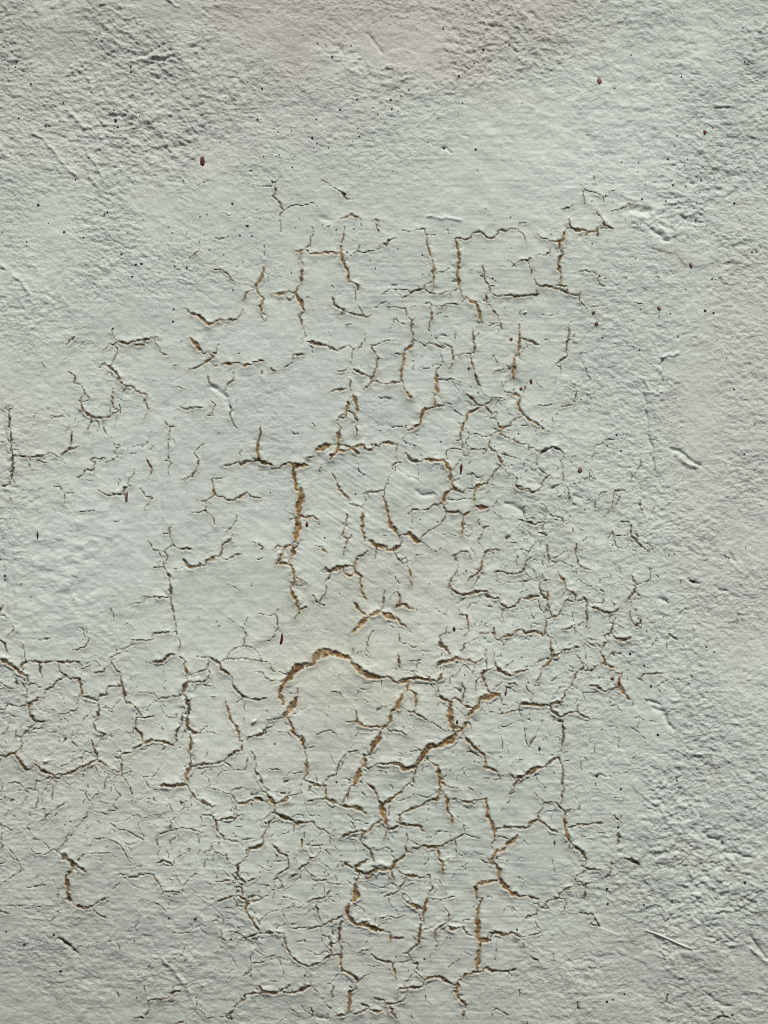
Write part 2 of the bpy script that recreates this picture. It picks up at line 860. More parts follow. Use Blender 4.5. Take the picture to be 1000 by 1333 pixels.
7 9 600 290 660 285
5 8 600 280 650 270 700 260 770 270 845 285
6 9 655 290 655 340
5 8 680 345 705 370 710 410 703 460
4 6 845 290 870 260 885 215
3 5 700 240 705 255
2.6 5 770 248 795 255
2.6 5 400 0 385 40
2 4 400 55 365 105
2 4 410 110 390 160
3 5 598 0 600 30
3 6 595 100 597 210
2.6 4 650 40 690 65 720 50
2 4 670 152 740 150
4 6 860 0 865 50 900 65 935 120
5 7 840 205 865 165 920 155 970 130 1000 145
5 7 850 330 855 365
6 8 830 375 870 390 920 415
8 9 930 420 930 490 935 560 950 610
8 9 950 590 985 580
4 6 940 400 970 395 995 420
10 9 975 620 940 660 890 690 850 705
8 8 850 705 800 705 770 740 745 780 710 830
7 7 710 830 660 850 625 855 600 825 550 815
5 6 550 815 510 822 455 815
5 6 440 835 400 855
4 7 715 840 695 900 692 975
5 8 775 775 800 810 840 830
6 9 850 830 860 890 865 940
6 9 865 940 910 965 930 975
3 6 930 975 990 980
6 9 860 950 868 1000
7 9 620 370 595 430 570 460 545 490
7 8 545 500 545 540 510 575 495 590
8 8 480 610 465 660 430 700 410 760
8 9 370 765 375 840
7 8 345 850 325 910 305 970
5 7 280 970 270 1000
4 7 495 580 440 582 380 578 345 560 325 535
2.6 5 325 535 320 490 300 445
3 6 320 545 240 550
3 6 520 590 545 615
2 5 325 765 365 768
3.5 6 650 472 700 490 740 510 785 545
3 5 570 600 615 608
3 5 630 575 615 610 645 640
2 3 370 405 410 425
2 3 160 350 210 355 230 390
2 4 60 635 100 615 145 600 190 635
1.6 3 0 720 50 710
3 5 260 750 220 800 195 850 190 890
3 5 190 895 150 905 105 940
3 5 270 750 330 732
4 6 0 935 60 960 110 965 125 1000
5 6 0 780 5 890
3 6 380 945 420 975 440 1000
3 6 660 950 610 1000
T 600 830 5 .75
3.5 6 0 140 40 145 95 165 145 135
3 5 220 0 265 25 275 75
3 6 220 90 210 130 225 170
4.5 6 225 180 245 210 290 235 330 250
4 6 330 250 370 225 440 210
4 7 200 200 150 220 135 250 150 285 170 320
3.5 6 165 325 180 345 215 360
3 5 85 200 75 235
3 5 110 270 95 310 97 350
3 5 225 320 265 290
3 5 265 292 310 300 345 295 365 315
4 6 5 290 25 340 10 410
4.5 8 5 430 30 445 65 455
9 9 250 365 200 378 150 388 120 400
3 6 245 365 265 415
2 4 262 432 300 432
10 9 115 440 80 470 50 500 45 535
10 9 45 550 0 600
4 7 60 565 75 605
6 8 25 645 60 680 95 720 120 745
5 8 120 745 150 760 158 820
5 8 145 840 190 850 235 875
3 5 245 495 270 485
3 6 275 495 330 480 375 470
2.6 5 395 470 390 515
3.5 6 425 310 435 340 465 365
4 6 470 365 455 400 460 425
7 7 390 430 440 430 490 430
6 7 500 440 580 440
5 7 580 430 650 420 670 390
5 6 670 390 680 340
5 5 705 320 735 270 755 225
4 5 755 225 795 195
3 6 755 115 780 160 815 185
2.6 5 795 215 855 215 875 185 905 178
5 6 580 445 590 480 635 510
4 6 640 515 670 510 700 490 755 480
4 5 760 485 800 515 840 530
2.6 5 765 435 755 475
3 4 640 430 650 450
7 4 625 540 660 545
6 5 660 545 665 590 670 650 655 700 655 735
6 7 580 0 582 60 590 125
5 7 595 120 650 110
5 6 655 80 710 75 750 60 790 58
4 7 590 140 560 175 520 200
4 6 520 215 510 260 490 295
4.5 6 960 10 930 50 905 90
5 7 905 95 930 140 940 180 990 195
3.5 5 820 25 870 60
2.6 5 885 40 910 65
3.5 6 835 308 885 315 940 352
3.5 6 940 352 1000 325
5 7 320 890 355 915
6 7 355 915 410 900
6 7 410 900 460 860 500 845 550 838
5 6 555 835 590 800 630 778
5 5 630 780 650 810
3.5 6 370 930 345 960 345 990
3 5 150 912 210 925 270 918
3 5 50 975 85 1000
4 5 660 830 665 920 660 960 670 1000
2 4 870 720 875 780
T 800 830 5 .75
5 5 0 0 40 12 110 5
5 8 0 230 45 235
6 8 45 235 25 290 30 320 60 360 95 400
3 6 0 325 25 325
3 4 120 400 115 460
3 5 50 225 100 205
3 5 165 275 185 240 230 235 310 232
3 5 190 395 215 415
2 4 130 525 160 510
T 0 1030 5 .68
3.5 4 40 20 30 60
3 5 190 10 185 30
2.6 4 135 90 165 65
2.6 4 270 25 285 5
2.6 4 280 112 330 115
3 5 330 135 380 105 440 70
2.6 4 330 135 265 200
2 3 335 140 345 165
3 4 560 15 575 45 600 75
3 4 600 60 620 25 670 5
3.5 6 605 95 575 120 570 135
3.5 6 570 160 540 190
3 5 525 210 480 245
3.5 5 465 265 430 300
3.5 5 440 320 400 360
2.6 4 420 190 480 240
2.6 4 610 125 670 140 700 155
3 5 700 155 710 130 750 125
2.6 4 720 210 780 250 830 255 870 280 940 325
2.6 4 610 312 690 302 750 325 790 355 820 410 850 465
3 4 0 205 20 260 5 330
4 5 0 372 40 345
3 3 50 350 85 400 125 470
2 4 45 235 100 265 130 250
3 4 150 335 165 320
3 3 205 375 235 405 300 410 350 375
7 5 375 390 420 430 490 475 560 525
2 3 0 610 60 570 150 515
2.6 4 165 625 210 630
2 4 225 622 310 608
2.6 4 535 430 550 410 620 402 730 400
5 8 470 510 435 550
8 9 430 560 440 610 445 650
5 6 440 650 445 700 470 730
6 7 475 740 510 755 545 770
4 5 545 770 600 748
3.5 5 600 750 650 715 710 690
3 5 600 770 640 810 690 835
2.6 4 740 548 790 538 830 550
4 6 840 565 900 555 950 535
3 6 950 535 1000 545
1.6 2 0 750 330 752
3 5 365 960 415 995
2 4 870 50 900 45
2.6 4 360 805 400 775
2.6 4 945 835 1000 800
1.6 3 450 870 520 830
T 200 1030 5 .68
4 6 240 0 270 35
4.5 6 270 45 320 65 385 100
3.5 6 385 100 412 90
3 5 388 100 385 145
4 6 320 155 365 155 395 185 410 215
5 6 405 190 415 260
5 6 415 260 450 295 465 320
5 6 425 190 470 180 540 170
3.5 6 480 320 520 325 555 335
3 5 240 50 248 90 240 130
2.6 4 440 0 510 25
4 6 515 30 540 80
5 7 550 82 600 75 670 50 740 68
4 6 540 85 525 135
7 7 735 10 760 50 790 80
7 7 790 80 785 140
6 7 800 80 860 55 890 5
3 6 890 30 965 12
7 8 795 145 840 170 890 185 920 210
7 8 925 215 1000 205
3 5 915 225 908 270
4 6 760 145 735 170
4 6 715 190 730 212 775 190
5 7 750 230 720 275 705 300
5 7 710 310 710 350 665 370 605 385
4 5 615 425 580 460
8 5 545 480 548 560
5 5 550 560 600 605
4 6 600 610 620 590 660 570
4 6 535 570 525 585
3.5 6 400 595 450 590 520 585
2 4 400 595 400 620
3 6 420 400 465 422
3 6 475 405 480 450 505 480
2.6 5 400 395 400 420
3.5 5 375 345 380 375
4 5 400 335 400 355
4 5 425 335 430 345
3 6 370 385 320 405
3 5 215 405 160 430
3 4 120 490 140 445
3.5 5 20 465 70 455 105 465 120 485
3 6 210 380 240 375
6 5 570 630 578 670
7 8 560 690 590 710
4 6 525 628 565 632
6 7 600 715 600 760 595 795
4 6 605 710 625 692 665 690
4.5 7 640 725 680 720 700 710
4 6 715 695 745 685
4.5 6 605 800 645 850 670 900 695 935
3 6 635 825 655 830
4 6 695 935 640 950 600 975
5 6 705 935 760 930 845 935
3.5 6 415 720 470 705 535 685
3 5 765 655 810 640
3 5 830 610 845 640
2.6 4 850 830 870 870 890 905
3.5 6 890 905 950 900 1000 900
2.6 4 835 780 880 765 910 735
2 4 900 760 950 765 1000 735
3 5 850 970 862 1000
4 6 95 170 120 210 105 255
2.6 5 130 185 195 110
2.6 5 120 260 180 235 250 250 320 270
5 6 95 260 45 275 15 305
3.5 5 20 315 30 370
4 6 0 560 30 595 50 640
4 6 45 680 75 655 130 655
3 5 130 655 180 670
2.6 4 0 730 50 755 95 800
3.5 5 770 345 830 410 870 425 880 500
4.5 6 875 505 820 540 800 570
3.5 6 780 580 780 600
2 4 780 462 845 462
2.6 4 680 488 755 522
4 6 965 315 965 380 1000 410
4 7 1000 485 965 490 940 540
4 6 940 545 880 575
3 6 975 500 1000 530
3 5 120 935 250 930
3 5 470 925 560 938
T 400 1030 5 .68
5 7 0 70 80 50
5 6 120 0 120 50
6 7 120 50 180 75 235 100
6 7 235 100 300 105 340 115 385 155
4 6 270 0 230 75
4 6 262 50 270 10
4 6 440 0 460 45
10 9 475 80 490 130 505 180 515 215
5 7 460 60 490 90 560 45 620 0
6 7 490 190 440 215 405 260
6 7 405 260 365 275 355 255
5 6 355 258 290 270 215 310
3.5 5 310 250 300 210 285 200
4 6 355 280 355 310
5 7 860 10 850 45 790 65 730 100
5 7 730 100 660 130 605 155
4.5 7 580 155 605 158 600 210
5 7 600 210 660 225 720 225 765 265
5 7 605 225 560 245 515 260
4 7 515 275 498 335
7 9 900 25 915 60 910 130
5 8 915 130 940 165 945 210
4 6 920 55 1000 55
5 7 345 330 380 360 410 385
7 8 410 385 425 440
3 6 430 440 438 470
3 5 425 390 435 370
5 7 400 450 350 475 320 495 315 525 355 530
4 6 310 515 270 490 220 460
3 5 270 465 230 495 190 505
8 5 370 545 420 530 480 515
7 8 480 515 545 515
7 8 550 515 570 470 620 440
6 8 620 440 645 410 640 360
3.5 6 650 345 648 280
3 6 650 405 690 405
4 7 545 520 565 580
5 8 420 555 385 580
4 8 690 375 720 385
5 8 750 360 800 370 880 362
4 7 880 362 930 330 960 315
5 8 850 380 860 430
6 9 855 440 885 475 880 550
3.5 6 965 330 968 410
3 6 885 470 930 445 985 440
6 7 335 560 320 600
9 9 315 610 305 660 325 690 295 725
8 8 275 735 260 790 255 820
8 7 265 825 295 860 320 880
8 8 325 880 380 875 430 905 500 930
5 8 510 930 540 935 545 1000
3.5 7 550 970 630 972
4 6 235 815 180 845 140 860 100 885
4.5 6 100 890 20 905 0 915
3.5 5 55 740 65 800 100 875
4 7 85 905 95 950
5 6 235 850 215 900 205 950 205 1000
4 5 130 960 160 990
2.6 5 80 380 120 390 155 425
3 5 0 205 40 205 55 235 100 250 150 285 150 350
3 5 150 285 185 250
3 5 25 360 100 355
4 6 10 470 20 440 65 430
4.5 6 0 530 30 555 50 565
3.5 5 30 580 60 592 120 580
3 5 120 605 225 612
3.5 6 155 640 125 695 80 705 0 730
3 5 125 695 180 730
4 6 600 530 640 555 750 572
4 7 640 585 600 650 555 680
3 5 500 700 550 672
3 5 600 660 650 690
5 7 620 705 660 740 750 775
6 8 790 690 770 750 752 820 760 855
3.5 6 795 550 800 600 820 640 790 680
3 5 800 705 875 718
6 7 745 865 735 920 725 1000
3 5 465 840 520 825 590 838 635 818
4 6 890 765 920 800 925 860
5 7 910 870 860 900 835 925 828 970
6 6 920 890 950 910 1000 905
4 5 905 710 960 695
T 600 1030 5 .68
6 8 0 65 40 70 100 85
4 7 85 60 125 58
7 8 165 50 175 120 185 190
6 8 190 190 210 240 225 325
4 6 310 25 350 0
2.6 5 480 10 510 45 540 75 610 75
2 3 540 80 535 110
5 6 620 75 650 110 685 135
3.5 6 690 125 725 120
6 7 680 140 675 200 680 250
7 7 685 255 700 300 705 325
4 6 660 0 660 60
5 6 700 240 750 225
5 6 755 218 825 220
4 6 830 222 860 210 925 208
5 6 500 150 505 185
5 6 445 210 500 190 550 215 580 250 635 272
4 6 265 242 350 235
4 5 350 235 430 240 460 225
5 6 705 370 715 390
5 5 720 340 780 390 820 450
4 6 790 490 830 512 915 515
7 9 370 290 340 325 300 350
8 9 300 365 260 395
8 9 235 390 210 430 205 480
4 5 195 360 205 385
8 9 230 480 250 520 250 570
7 9 250 570 290 630 330 670 390 700
5 7 390 695 440 690 510 715
6 8 240 590 180 600 120 610
6 8 120 605 97 640 105 715
6 8 140 710 125 760
9 9 120 770 105 850 115 900 105 960
7 8 105 965 140 985 195 985
4 5 475 740 515 750
5 5 515 770 575 770
5 5 555 745 575 720
5 5 600 715 650 705
4 6 640 680 690 640 735 628
4 6 745 580 760 550 800 535
4 6 745 590 790 605 800 625 855 598
4 5 815 620 810 710
3.5 6 685 715 690 750 675 795
4 5 425 840 440 820
4 5 465 825 495 812
5 5 0 900 20 895
5 5 25 912 45 945 75 955
5 6 190 935 240 935 310 950
5 6 340 930 400 965
3 5 430 955 520 935
5 3 780 800 860 810
3 5 865 815 895 875
3.5 6 840 880 910 885
4 5 980 440 985 500
5 4 940 570 970 548
3 4 0 295 30 280 60 295 120 310
4 5 15 215 25 250
3 5 130 450 155 470
3 4 0 500 50 480
T 800 1030 5 .68
5 5 25 280 28 330 10 370
5 5 0 160 45 205
6 4 70 440 120 460 180 485
3 3 0 40 80 50
T 0 1233 4 .6
5 6 690 390 745 390
4.5 6 745 390 770 340
5 6 760 315 780 290 870 287
5 6 870 287 895 255 935 240
3.5 5 745 215 748 275
3 4 425 360 420 395
6 3 305 -40 350 -10 400 40
3 4 600 250 612 275
T 250 1233 4 .62
5 6 475 -35 490 15
5 6 490 15 515 60 550 90 605 118
5 6 605 118 660 95 725 50
7 6 720 -45 725 40
6 6 775 -120 765 -70 768 -20
5 6 745 -5 765 -20
4 6 725 50 770 55
7 7 780 25 775 70 770 110
8 7 775 110 780 145
6 7 785 135 820 155 845 170 865 195
2.6 4 870 190 920 155
6 7 850 215 848 245
9 7 820 250 822 310 815 360
6 6 735 385 800 375
5 6 835 370 880 360 920 340
5 6 880 320 920 330
4 6 945 285 1000 295
5 6 930 350 975 355 1000 345
4 5 865 40 925 25 930 15
5 7 930 50 965 80 1000 88
4 4 735 220 730 245
4 4 725 255 728 285
6 6 345 220 370 250 430 255 490 230 505 215
6 6 475 255 530 255 580 230 630 215
4 6 280 265 310 260 370 255
5 6 275 265 262 295 220 325
5 6 215 345 190 370 198 400
4 6 620 160 615 195
4 5 590 145 585 185
3.5 5 625 230 655 255
4 5 615 335 628 365 620 395
3.5 5 510 345 560 375
4 6 310 95 375 90
4 6 380 68 430 55
4 5 305 110 300 170
3 4 300 135 250 180
5 5 15 300 20 345
3 5 40 355 70 395
3 4 110 390 170 385
T 500 1233 4 .62
5 7 188 -50 180 -5 125 40
3 5 100 45 130 50 150 100
4 6 175 95 180 160 205 185
7 8 215 185 265 170
7 7 270 175 300 175 340 200 362 215
9 9 505 -5 495 60 485 135
6 8 520 140 470 145 420 165 405 185
9 9 390 190 380 240 385 280
7 7 395 285 430 325
6 7 420 345 415 400
7 6 530 125 560 135 600 145
5 6 600 140 655 140 690 128
4 6 655 145 670 170
5 5 725 -15 730 15
5 4 765 60 810 85
3 5 285 -5 270 25
2.6 4 245 55 240 70
6 7 0 88 45 100
5 7 45 110 65 190
3.5 5 60 95 105 95
4 5 150 155 130 190
4 6 110 195 108 225
7 6 75 240 130 230 205 225
5 5 65 270 75 240
3 5 218 270 215 310
6 6 0 320 40 315 100 300 118 275
6 6 30 325 45 370 70 400
3 5 145 365 148 400
3.5 4 565 355 572 400
3 4 590 340 650 375
3 4 715 235 710 280
T 750 1233 4 .62
4 5 490 260 480 305
4 5 15 300 18 340
5 5 775 350 775 380
5 5 730 400 745 390 775 380 810 390
3 4 480 390 520 383
"""
paths = []                                    # (width, brown, [(x, y), ...])
ox = oy = sc = wm = 0.0
for line in CRACKS.strip().splitlines():
    f = line.split()
    if f[0] == 'T':
        ox, oy, sc, wm = (float(v) for v in f[1:5])
        continue
    v = [float(q) for q in f]
    pts = [(ox + v[i] / sc, oy + v[i + 1] / sc) for i in range(2, len(v) - 1, 2)]
    paths.append((v[0] * wm * (.85 if v[0] * wm < 2.3 else 1), v[1] / 9.0, pts))

def wander(x, y, ang, n, step, turn):
    p = [(x, y)]
    for _ in range(n):
        ang += random.gauss(0, turn)
        x += math.cos(ang) * step
        y += math.sin(ang) * step
        p.append((x, y))
    return p

# where one crack stops just short of the next, a hairline joins them
def dense(pts):
    out = []
    for a, b in zip(pts[:-1], pts[1:]):
        n = max(1, int(math.dist(a, b) / 2.5))
        out += [(a[0] + (b[0] - a[0]) * k / n, a[1] + (b[1] - a[1]) * k / n) for k in range(n)]
    return out + [pts[-1]]
traced = len(paths)
dp = [np.array(dense(p[2])) for p in paths]
allp = np.concatenate(dp)
own = np.concatenate([np.full(len(d), k) for k, d in enumerate(dp)])
owner = list(range(traced))
joins, necks = [], []
for k in range(traced):
    w, br, pts = paths[k]
    for e, e2 in ((pts[0], pts[1]), (pts[-1], pts[-2])):
        v = allp - np.array(e)
        d = np.hypot(v[:, 0], v[:, 1])
        dirv = np.array(e) - np.array(e2)
        dirv = dirv / max(1e-6, np.hypot(*dirv))
        ahead = (v @ dirv) / np.maximum(d, 1e-6)
        cost = d * (1.5 - .5 * ahead)
        cost[own == k] = 1e9
        q = int(np.argmin(cost))
        if d[q] < 1.0 or own[q] == k:
            continue
        mid = ((e[0] + allp[q][0]) / 2 + random.gauss(0, .6), (e[1] + allp[q][1]) / 2 + random.gauss(0, .6))
        if d[q] < 11:
            joins.append((max(1.0, min(1.8, w * .55)), br * .8, [e, mid, tuple(allp[q])], k))
        elif d[q] < 22 and ahead[q] > -.2:
            necks.append((np.array(e), allp[q]))
for w, br, pts, k in joins:
    paths.append((w, br, pts))
    owner.append(k)
# hairlines between the main cracks
for cx, cy, rx, ry, n in ((720, 740, 110, 140, 26), (120, 980, 150, 140, 16), (450, 1150, 130, 120, 12),
                          (260, 1120, 110, 90, 12), (620, 620, 110, 110, 12), (560, 380, 200, 80, 14),
                          (130, 560, 120, 80, 14), (720, 950, 110, 90, 10), (830, 780, 50, 120, 16), (640, 1200, 110, 90, 12)):
    for _ in range(n):
        x, y = random.gauss(cx, rx * .6), random.gauss(cy, ry * .6)
        a = random.choice((0, 0, 1.57, 1.3, .5)) + random.gauss(0, .35) + random.choice((0, math.pi))
        paths.append((random.uniform(.7, 1.15), random.uniform(.1, .4), wander(x, y, a, random.randint(2, 6), 3.0, .5)))
# the same crackle carries on a little past the picture's left and lower edges
for _ in range(24):
    if random.random() < .5:
        x, y = random.uniform(-12, 2), random.uniform(830, 1200)
    else:
        x, y = random.uniform(150, 700), random.uniform(1338, 1345)
    paths.append((random.uniform(1.2, 2.6), random.uniform(.3, .7), wander(x, y, random.uniform(0, 6.28), 5, 4, .5)))

U = np.full((CNY, CNX), 30.0, np.float32)     # distance outside the crack's edge
R = np.zeros_like(U)                           # crack half width
B = np.zeros_like(U)                           # how ochre its bed is
ID = np.full(U.shape, -1, np.int32)
cxs, cys = gx[nx0:nx0 + CNX], gy[ny0:ny0 + CNY]
REACH = 14.0
for pid, (w, br, pts) in enumerate(paths):
    P = [np.array(pts[0])]
    for a, b in zip(pts[:-1], pts[1:]):
        a, b = np.array(a), np.array(b)
        n = max(1, int(np.hypot(*(b - a)) / 2.4))
        d = (b - a) / max(1e-6, np.hypot(*(b - a)))
        nrm = np.array((-d[1], d[0]))
        for k in range(1, n + 1):
            j = rng.normal(0, .55) if k < n else rng.normal(0, .2)
            P.append(a + (b - a) * k / n + nrm * j)
    P = np.array(P)
    seg = np.hypot(*np.diff(P, axis=0).T)
    arc = np.concatenate([[0], np.cumsum(seg)])
    tot = arc[-1]
    end = np.minimum(arc, tot - arc)
    r0 = w * (.44 if w < 2.2 else .5) + .1
    rr = r0 * (.5 + .5 * np.clip(end / (2.0 + 1.6 * w), 0, 1) ** .8)
    wob = np.interp(arc, np.arange(0, tot + 8, 4), 1 + .3 * rng.standard_normal(len(np.arange(0, tot + 8, 4))))
    rr = np.maximum(rr * np.clip(wob, .5, 1.45), .5)
    for k in range(len(P) - 1):
        a, b = P[k], P[k + 1]
        m = REACH + max(rr[k], rr[k + 1])
        i0, i1 = np.searchsorted(cxs, (min(a[0], b[0]) - m, max(a[0], b[0]) + m))
        j0, j1 = np.searchsorted(cys, (min(a[1], b[1]) - m, max(a[1], b[1]) + m))
        if i1 <= i0 or j1 <= j0:
            continue
        px, py = cxs[None, i0:i1] - a[0], cys[j0:j1, None] - a[1]
        d = b - a
        t = np.clip((px * d[0] + py * d[1]) / max(1e-6, d @ d), 0, 1)
        r = rr[k] + (rr[k + 1] - rr[k]) * t
        u = np.hypot(px - t * d[0], py - t * d[1]) - r
        win = (slice(j0, j1), slice(i0, i1))
        hit = u < U[win]
        U[win][hit] = u[hit]
        R[win][hit] = r[hit]
        B[win][hit] = br
        ID[win][hit] = owner[pid] if pid < len(owner) else pid

CXm, CYm = np.meshgrid(cxs.astype(np.float32), cys.astype(np.float32))
# net of fine crazing that ties the traced cracks together
def crazing(cw, ch, seed, thr, zone):
    ax = CXm + 2.2 * vn(CXm, CYm, 9, seed=seed) + 6 * vn(CXm, CYm, 40, seed=seed + 1)
    ay = CYm + 2.2 * vn(CXm, CYm, 9, seed=seed + 2) + 6 * vn(CXm, CYm, 40, seed=seed + 3)
    r = np.random.default_rng(seed)
    jit = r.uniform(.08, .92, (64, 64, 2)).astype(np.float32)
    iu, iv = np.floor(ax / cw).astype(np.int32), np.floor(ay / ch).astype(np.int32)
    f1 = np.full(ax.shape, 1e9, np.float32); f2 = f1.copy()
    c1 = np.zeros(ax.shape, np.int32); c2 = c1.copy()
    for dv in (-1, 0, 1):
        for du in (-1, 0, 1):
            u, v = iu + du, iv + dv
            p = jit[v & 63, u & 63]
            d = np.hypot((u + p[..., 0]) * cw - ax, (v + p[..., 1]) * ch - ay)
            cc = (v & 1023) * 1024 + (u & 1023)
            n1 = d < f1
            n2 = ~n1 & (d < f2)
            f2 = np.where(n1, f1, np.where(n2, d, f2)); c2 = np.where(n1, c1, np.where(n2, cc, c2))
            f1 = np.where(n1, d, f1); c1 = np.where(n1, cc, c1)
    pair = (np.minimum(c1, c2).astype(np.int64) * 7919 + np.maximum(c1, c2).astype(np.int64) * 104729) % 1000 / 1000.0
    on = (pair + .14 * vn(CXm, CYm, 30, seed=seed + 5) < thr * zone) & (zone > .12)
    return np.where(on, (f2 - f1) * .5 - .42 - .18 * vn(CXm, CYm, 12, seed=seed + 6), 30.0)
zone_a = np.clip(blob(CXm, CYm, 110, 980, 170, 150) + blob(CXm, CYm, 720, 780, 130, 170) + .9 * blob(CXm, CYm, 440, 1150, 200, 150)
                 + .6 * blob(CXm, CYm, 620, 580, 120, 120) + .5 * blob(CXm, CYm, 120, 560, 110, 70) + .3 * blob(CXm, CYm, 560, 420, 180, 90)
                 + .6 * blob(CXm, CYm, 620, 930, 200, 120) + .8 * blob(CXm, CYm, 280, 1130, 110, 110), 0, 1)
uz = np.minimum(crazing(36, 28, 700, .68, zone_a), crazing(19, 15, 720, .16, sm(.45, .9, zone_a)))
uz = np.where(U < 2.2, 30.0, uz)
hz = uz < U
U[hz] = uz[hz]; R[hz] = .42; B[hz] = .3
ID[hz & (uz < 3)] = -2
Ue = U + .42 * vn(CXm, CYm, 3.1, seed=3) * np.clip(.4 + R * .5, .4, 1.3) + .5 * vn(CXm, CYm, 8, seed=4) * np.clip(R * .45, 0, 1)

def full(a, fill):
    o = np.full((NY, NX), fill, np.float32)
    o[ny0:ny0 + CNY, nx0:nx0 + CNX] = a
    return o
UF, RF, BF = full(Ue, 30.0), full(R, 0), full(B, 0)
UF0 = full(U, 30.0)

# ------------------------------------------------------------------ zones of the surface
wx = X + 14 * fbm(X, Y, 60, seed=40)
wy = Y + 14 * fbm(X, Y, 60, seed=50)
outside = np.clip(np.maximum.reduce([-X, X - 1000, -Y, Y - 1333]) / 60, 0, 1)
smooth_mid = np.clip(1.15 * blob(wx, wy, 480, 760, 330, 470) + .8 * blob(wx, wy, 520, 1180, 260, 240) + .6 * blob(wx, wy, 600, 330, 200, 140)
                     + .75 * blob(wx, wy, 130, 620, 120, 180) + .7 * blob(wx, wy, 690, 200, 130, 90) + .5 * blob(wx, wy, 440, 50, 120, 50)
                     + .6 * blob(wx, wy, 120, 1130, 140, 200), 0, 1)
right = sm(835, 870, wx + 12 * vn(X, Y, 40, seed=61)) * sm(330, 460, wy)
G = np.clip(1.0 - .78 * smooth_mid, 0.2, 1)
G = np.maximum(G, right * .95)
K = np.zeros_like(X)                              # raised, trowelled patches
for cx, cy, rx, ry, a in ((130, 60, 230, 90, .9), (190, 180, 110, 70, .8), (490, 90, 95, 52, .9), (650, 60, 110, 55, .9), (950, 80, 110, 120, .7), (930, 290, 120, 90, .9),
                          (870, 330, 60, 50, .5), (900, 1110, 120, 130, 1), (800, 1260, 100, 80, .9), (970, 1240, 80, 80, 1.1),
                          (930, 990, 90, 70, .6), (285, 1225, 75, 55, 1), (60, 1210, 90, 50, .5), (30, 400, 70, 40, .8), (140, 330, 60, 60, .6),
                          (830, 1000, 50, 90, .7), (770, 800, 60, 90, .3), (700, 680, 70, 80, .5), (860, 790, 60, 60, .5)):
    K += a * blob(wx, wy, cx, cy, rx, ry)
K = np.clip(K + .5 * outside, 0, 1.1)
LUMP = np.clip(blob(wx, wy, 85, 740, 110, 110) + .7 * blob(wx, wy, 760, 150, 170, 120) + .5 * blob(wx, wy, 130, 1280, 170, 70)
               + .6 * blob(wx, wy, 700, 720, 100, 130) + .5 * blob(wx, wy, 250, 1180, 130, 90) + .4 * outside, 0, 1)
BR = np.clip(blob(wx, wy, 560, 1150, 230, 260) + .7 * blob(wx, wy, 120, 1160, 200, 120) + .6 * blob(wx, wy, 620, 400, 250, 200) + .5 * blob(wx, wy, 780, 200, 160, 120), 0, 1)
BD = np.clip(blob(wx, wy, 490, 680, 120, 130) + .5 * blob(wx, wy, 460, 920, 80, 60), 0, 1)

H = np.zeros_like(X)
# belly and lean added to shade the foot and upper left, brighten upper right
yb = np.clip(Y - 820, 0, 700)
H += 9.0 - .5 * (.115 / 510) * yb ** 2 - 0.09 * np.clip(Y - 1520, 0, None)
H += .055 * (Y - 190) * blob(X, Y, 800, 190, 300, 170) - .05 * (Y - 1240) * blob(X, Y, 40, 1240, 260, 160) - .04 * (Y - 60) * blob(X, Y, 60, 60, 260, 120)
H += 5.0 * fbm(X, Y, 420, seed=70, octv=2) + 1.3 * fbm(X, Y, 120, seed=80, octv=2) + .65 * fbm(X, Y, 38, seed=90, octv=2) + (.22 + .22 * smooth_mid) * fbm(X, Y, 15, 13, seed=93, octv=2, rot=8) + .35 * LUMP * fbm(X, Y, 11, 10, seed=94)
# stipple: long wavy grain, leaning down to the right in the upper left
tl = sm(520, 250, wx) * sm(520, 330, wy)
px_, py_ = X + 2.5 * vn(X, Y, 23, seed=95), Y + 2.5 * vn(X, Y, 23, seed=96)
gr1 = fbm(px_, py_, 7.4, 5.0, seed=100, octv=3, rot=3, gain=.8)
gr2 = fbm(px_, py_, 8.6, 5.0, seed=120, octv=3, rot=22, gain=.85)
grain = gr1 * (1 - tl) + gr2 * tl
patchy = np.clip(.75 + .6 * fbm(X, Y, 70, seed=131, octv=2), .25, 1.3)
H += G * patchy * (1.35 * grain + .4 * fbm(X, Y, 15, seed=130, octv=2))
H += (.08 + .16 * G) * fbm(X, Y, 5, 3.8, seed=140, octv=2)
# rough patches: chips, pits and small crisp-edged lumps
k1 = fbm(px_, py_, 40, 26, seed=150, octv=3, rot=20)
k2 = fbm(px_, py_, 17, 12, seed=160, octv=3, rot=-12, gain=.65)
k3 = fbm(px_, py_, 11, 7, seed=170, octv=3, rot=10, gain=.7)
kz = K * sm(-.25, .3, fbm(X, Y, 55, seed=155, octv=2) + .25 * K)
H += K * .9 * sm(.0, .2, k1) + kz * (1.0 * sm(.06, .32, k2) - .9 * sm(.22, .55, k3) + 1.0 * fbm(px_, py_, 6.5, seed=175, octv=2, gain=.9))
H += LUMP * (1.25 * fbm(wx, wy, 22, 13, seed=180, octv=3, rot=12) + .5 * sm(.1, .3, fbm(px_, py_, 13, 8, seed=185, octv=2)))
# brush lines
H += BR * (.26 * fbm(X + 5 * vn(X, Y, 60, seed=190), Y, 46, 2.9, seed=200, octv=2, rot=3))
H += BD * (.34 * fbm(X, Y, 52, 3.0, seed=210, octv=2, rot=32))
H += .12 * fbm(X, Y, 90, 3.2, seed=220, octv=2, rot=-2) * (1 - .5 * G)

H += .75 * blob(wx, wy, 785, 740, 55, 120) * fbm(X, Y, 5.0, 46, seed=230, octv=2, rot=2) + .5 * blob(wx, wy, 690, 640, 60, 70) * fbm(X, Y, 5.5, 30, seed=235, octv=2, rot=-3)
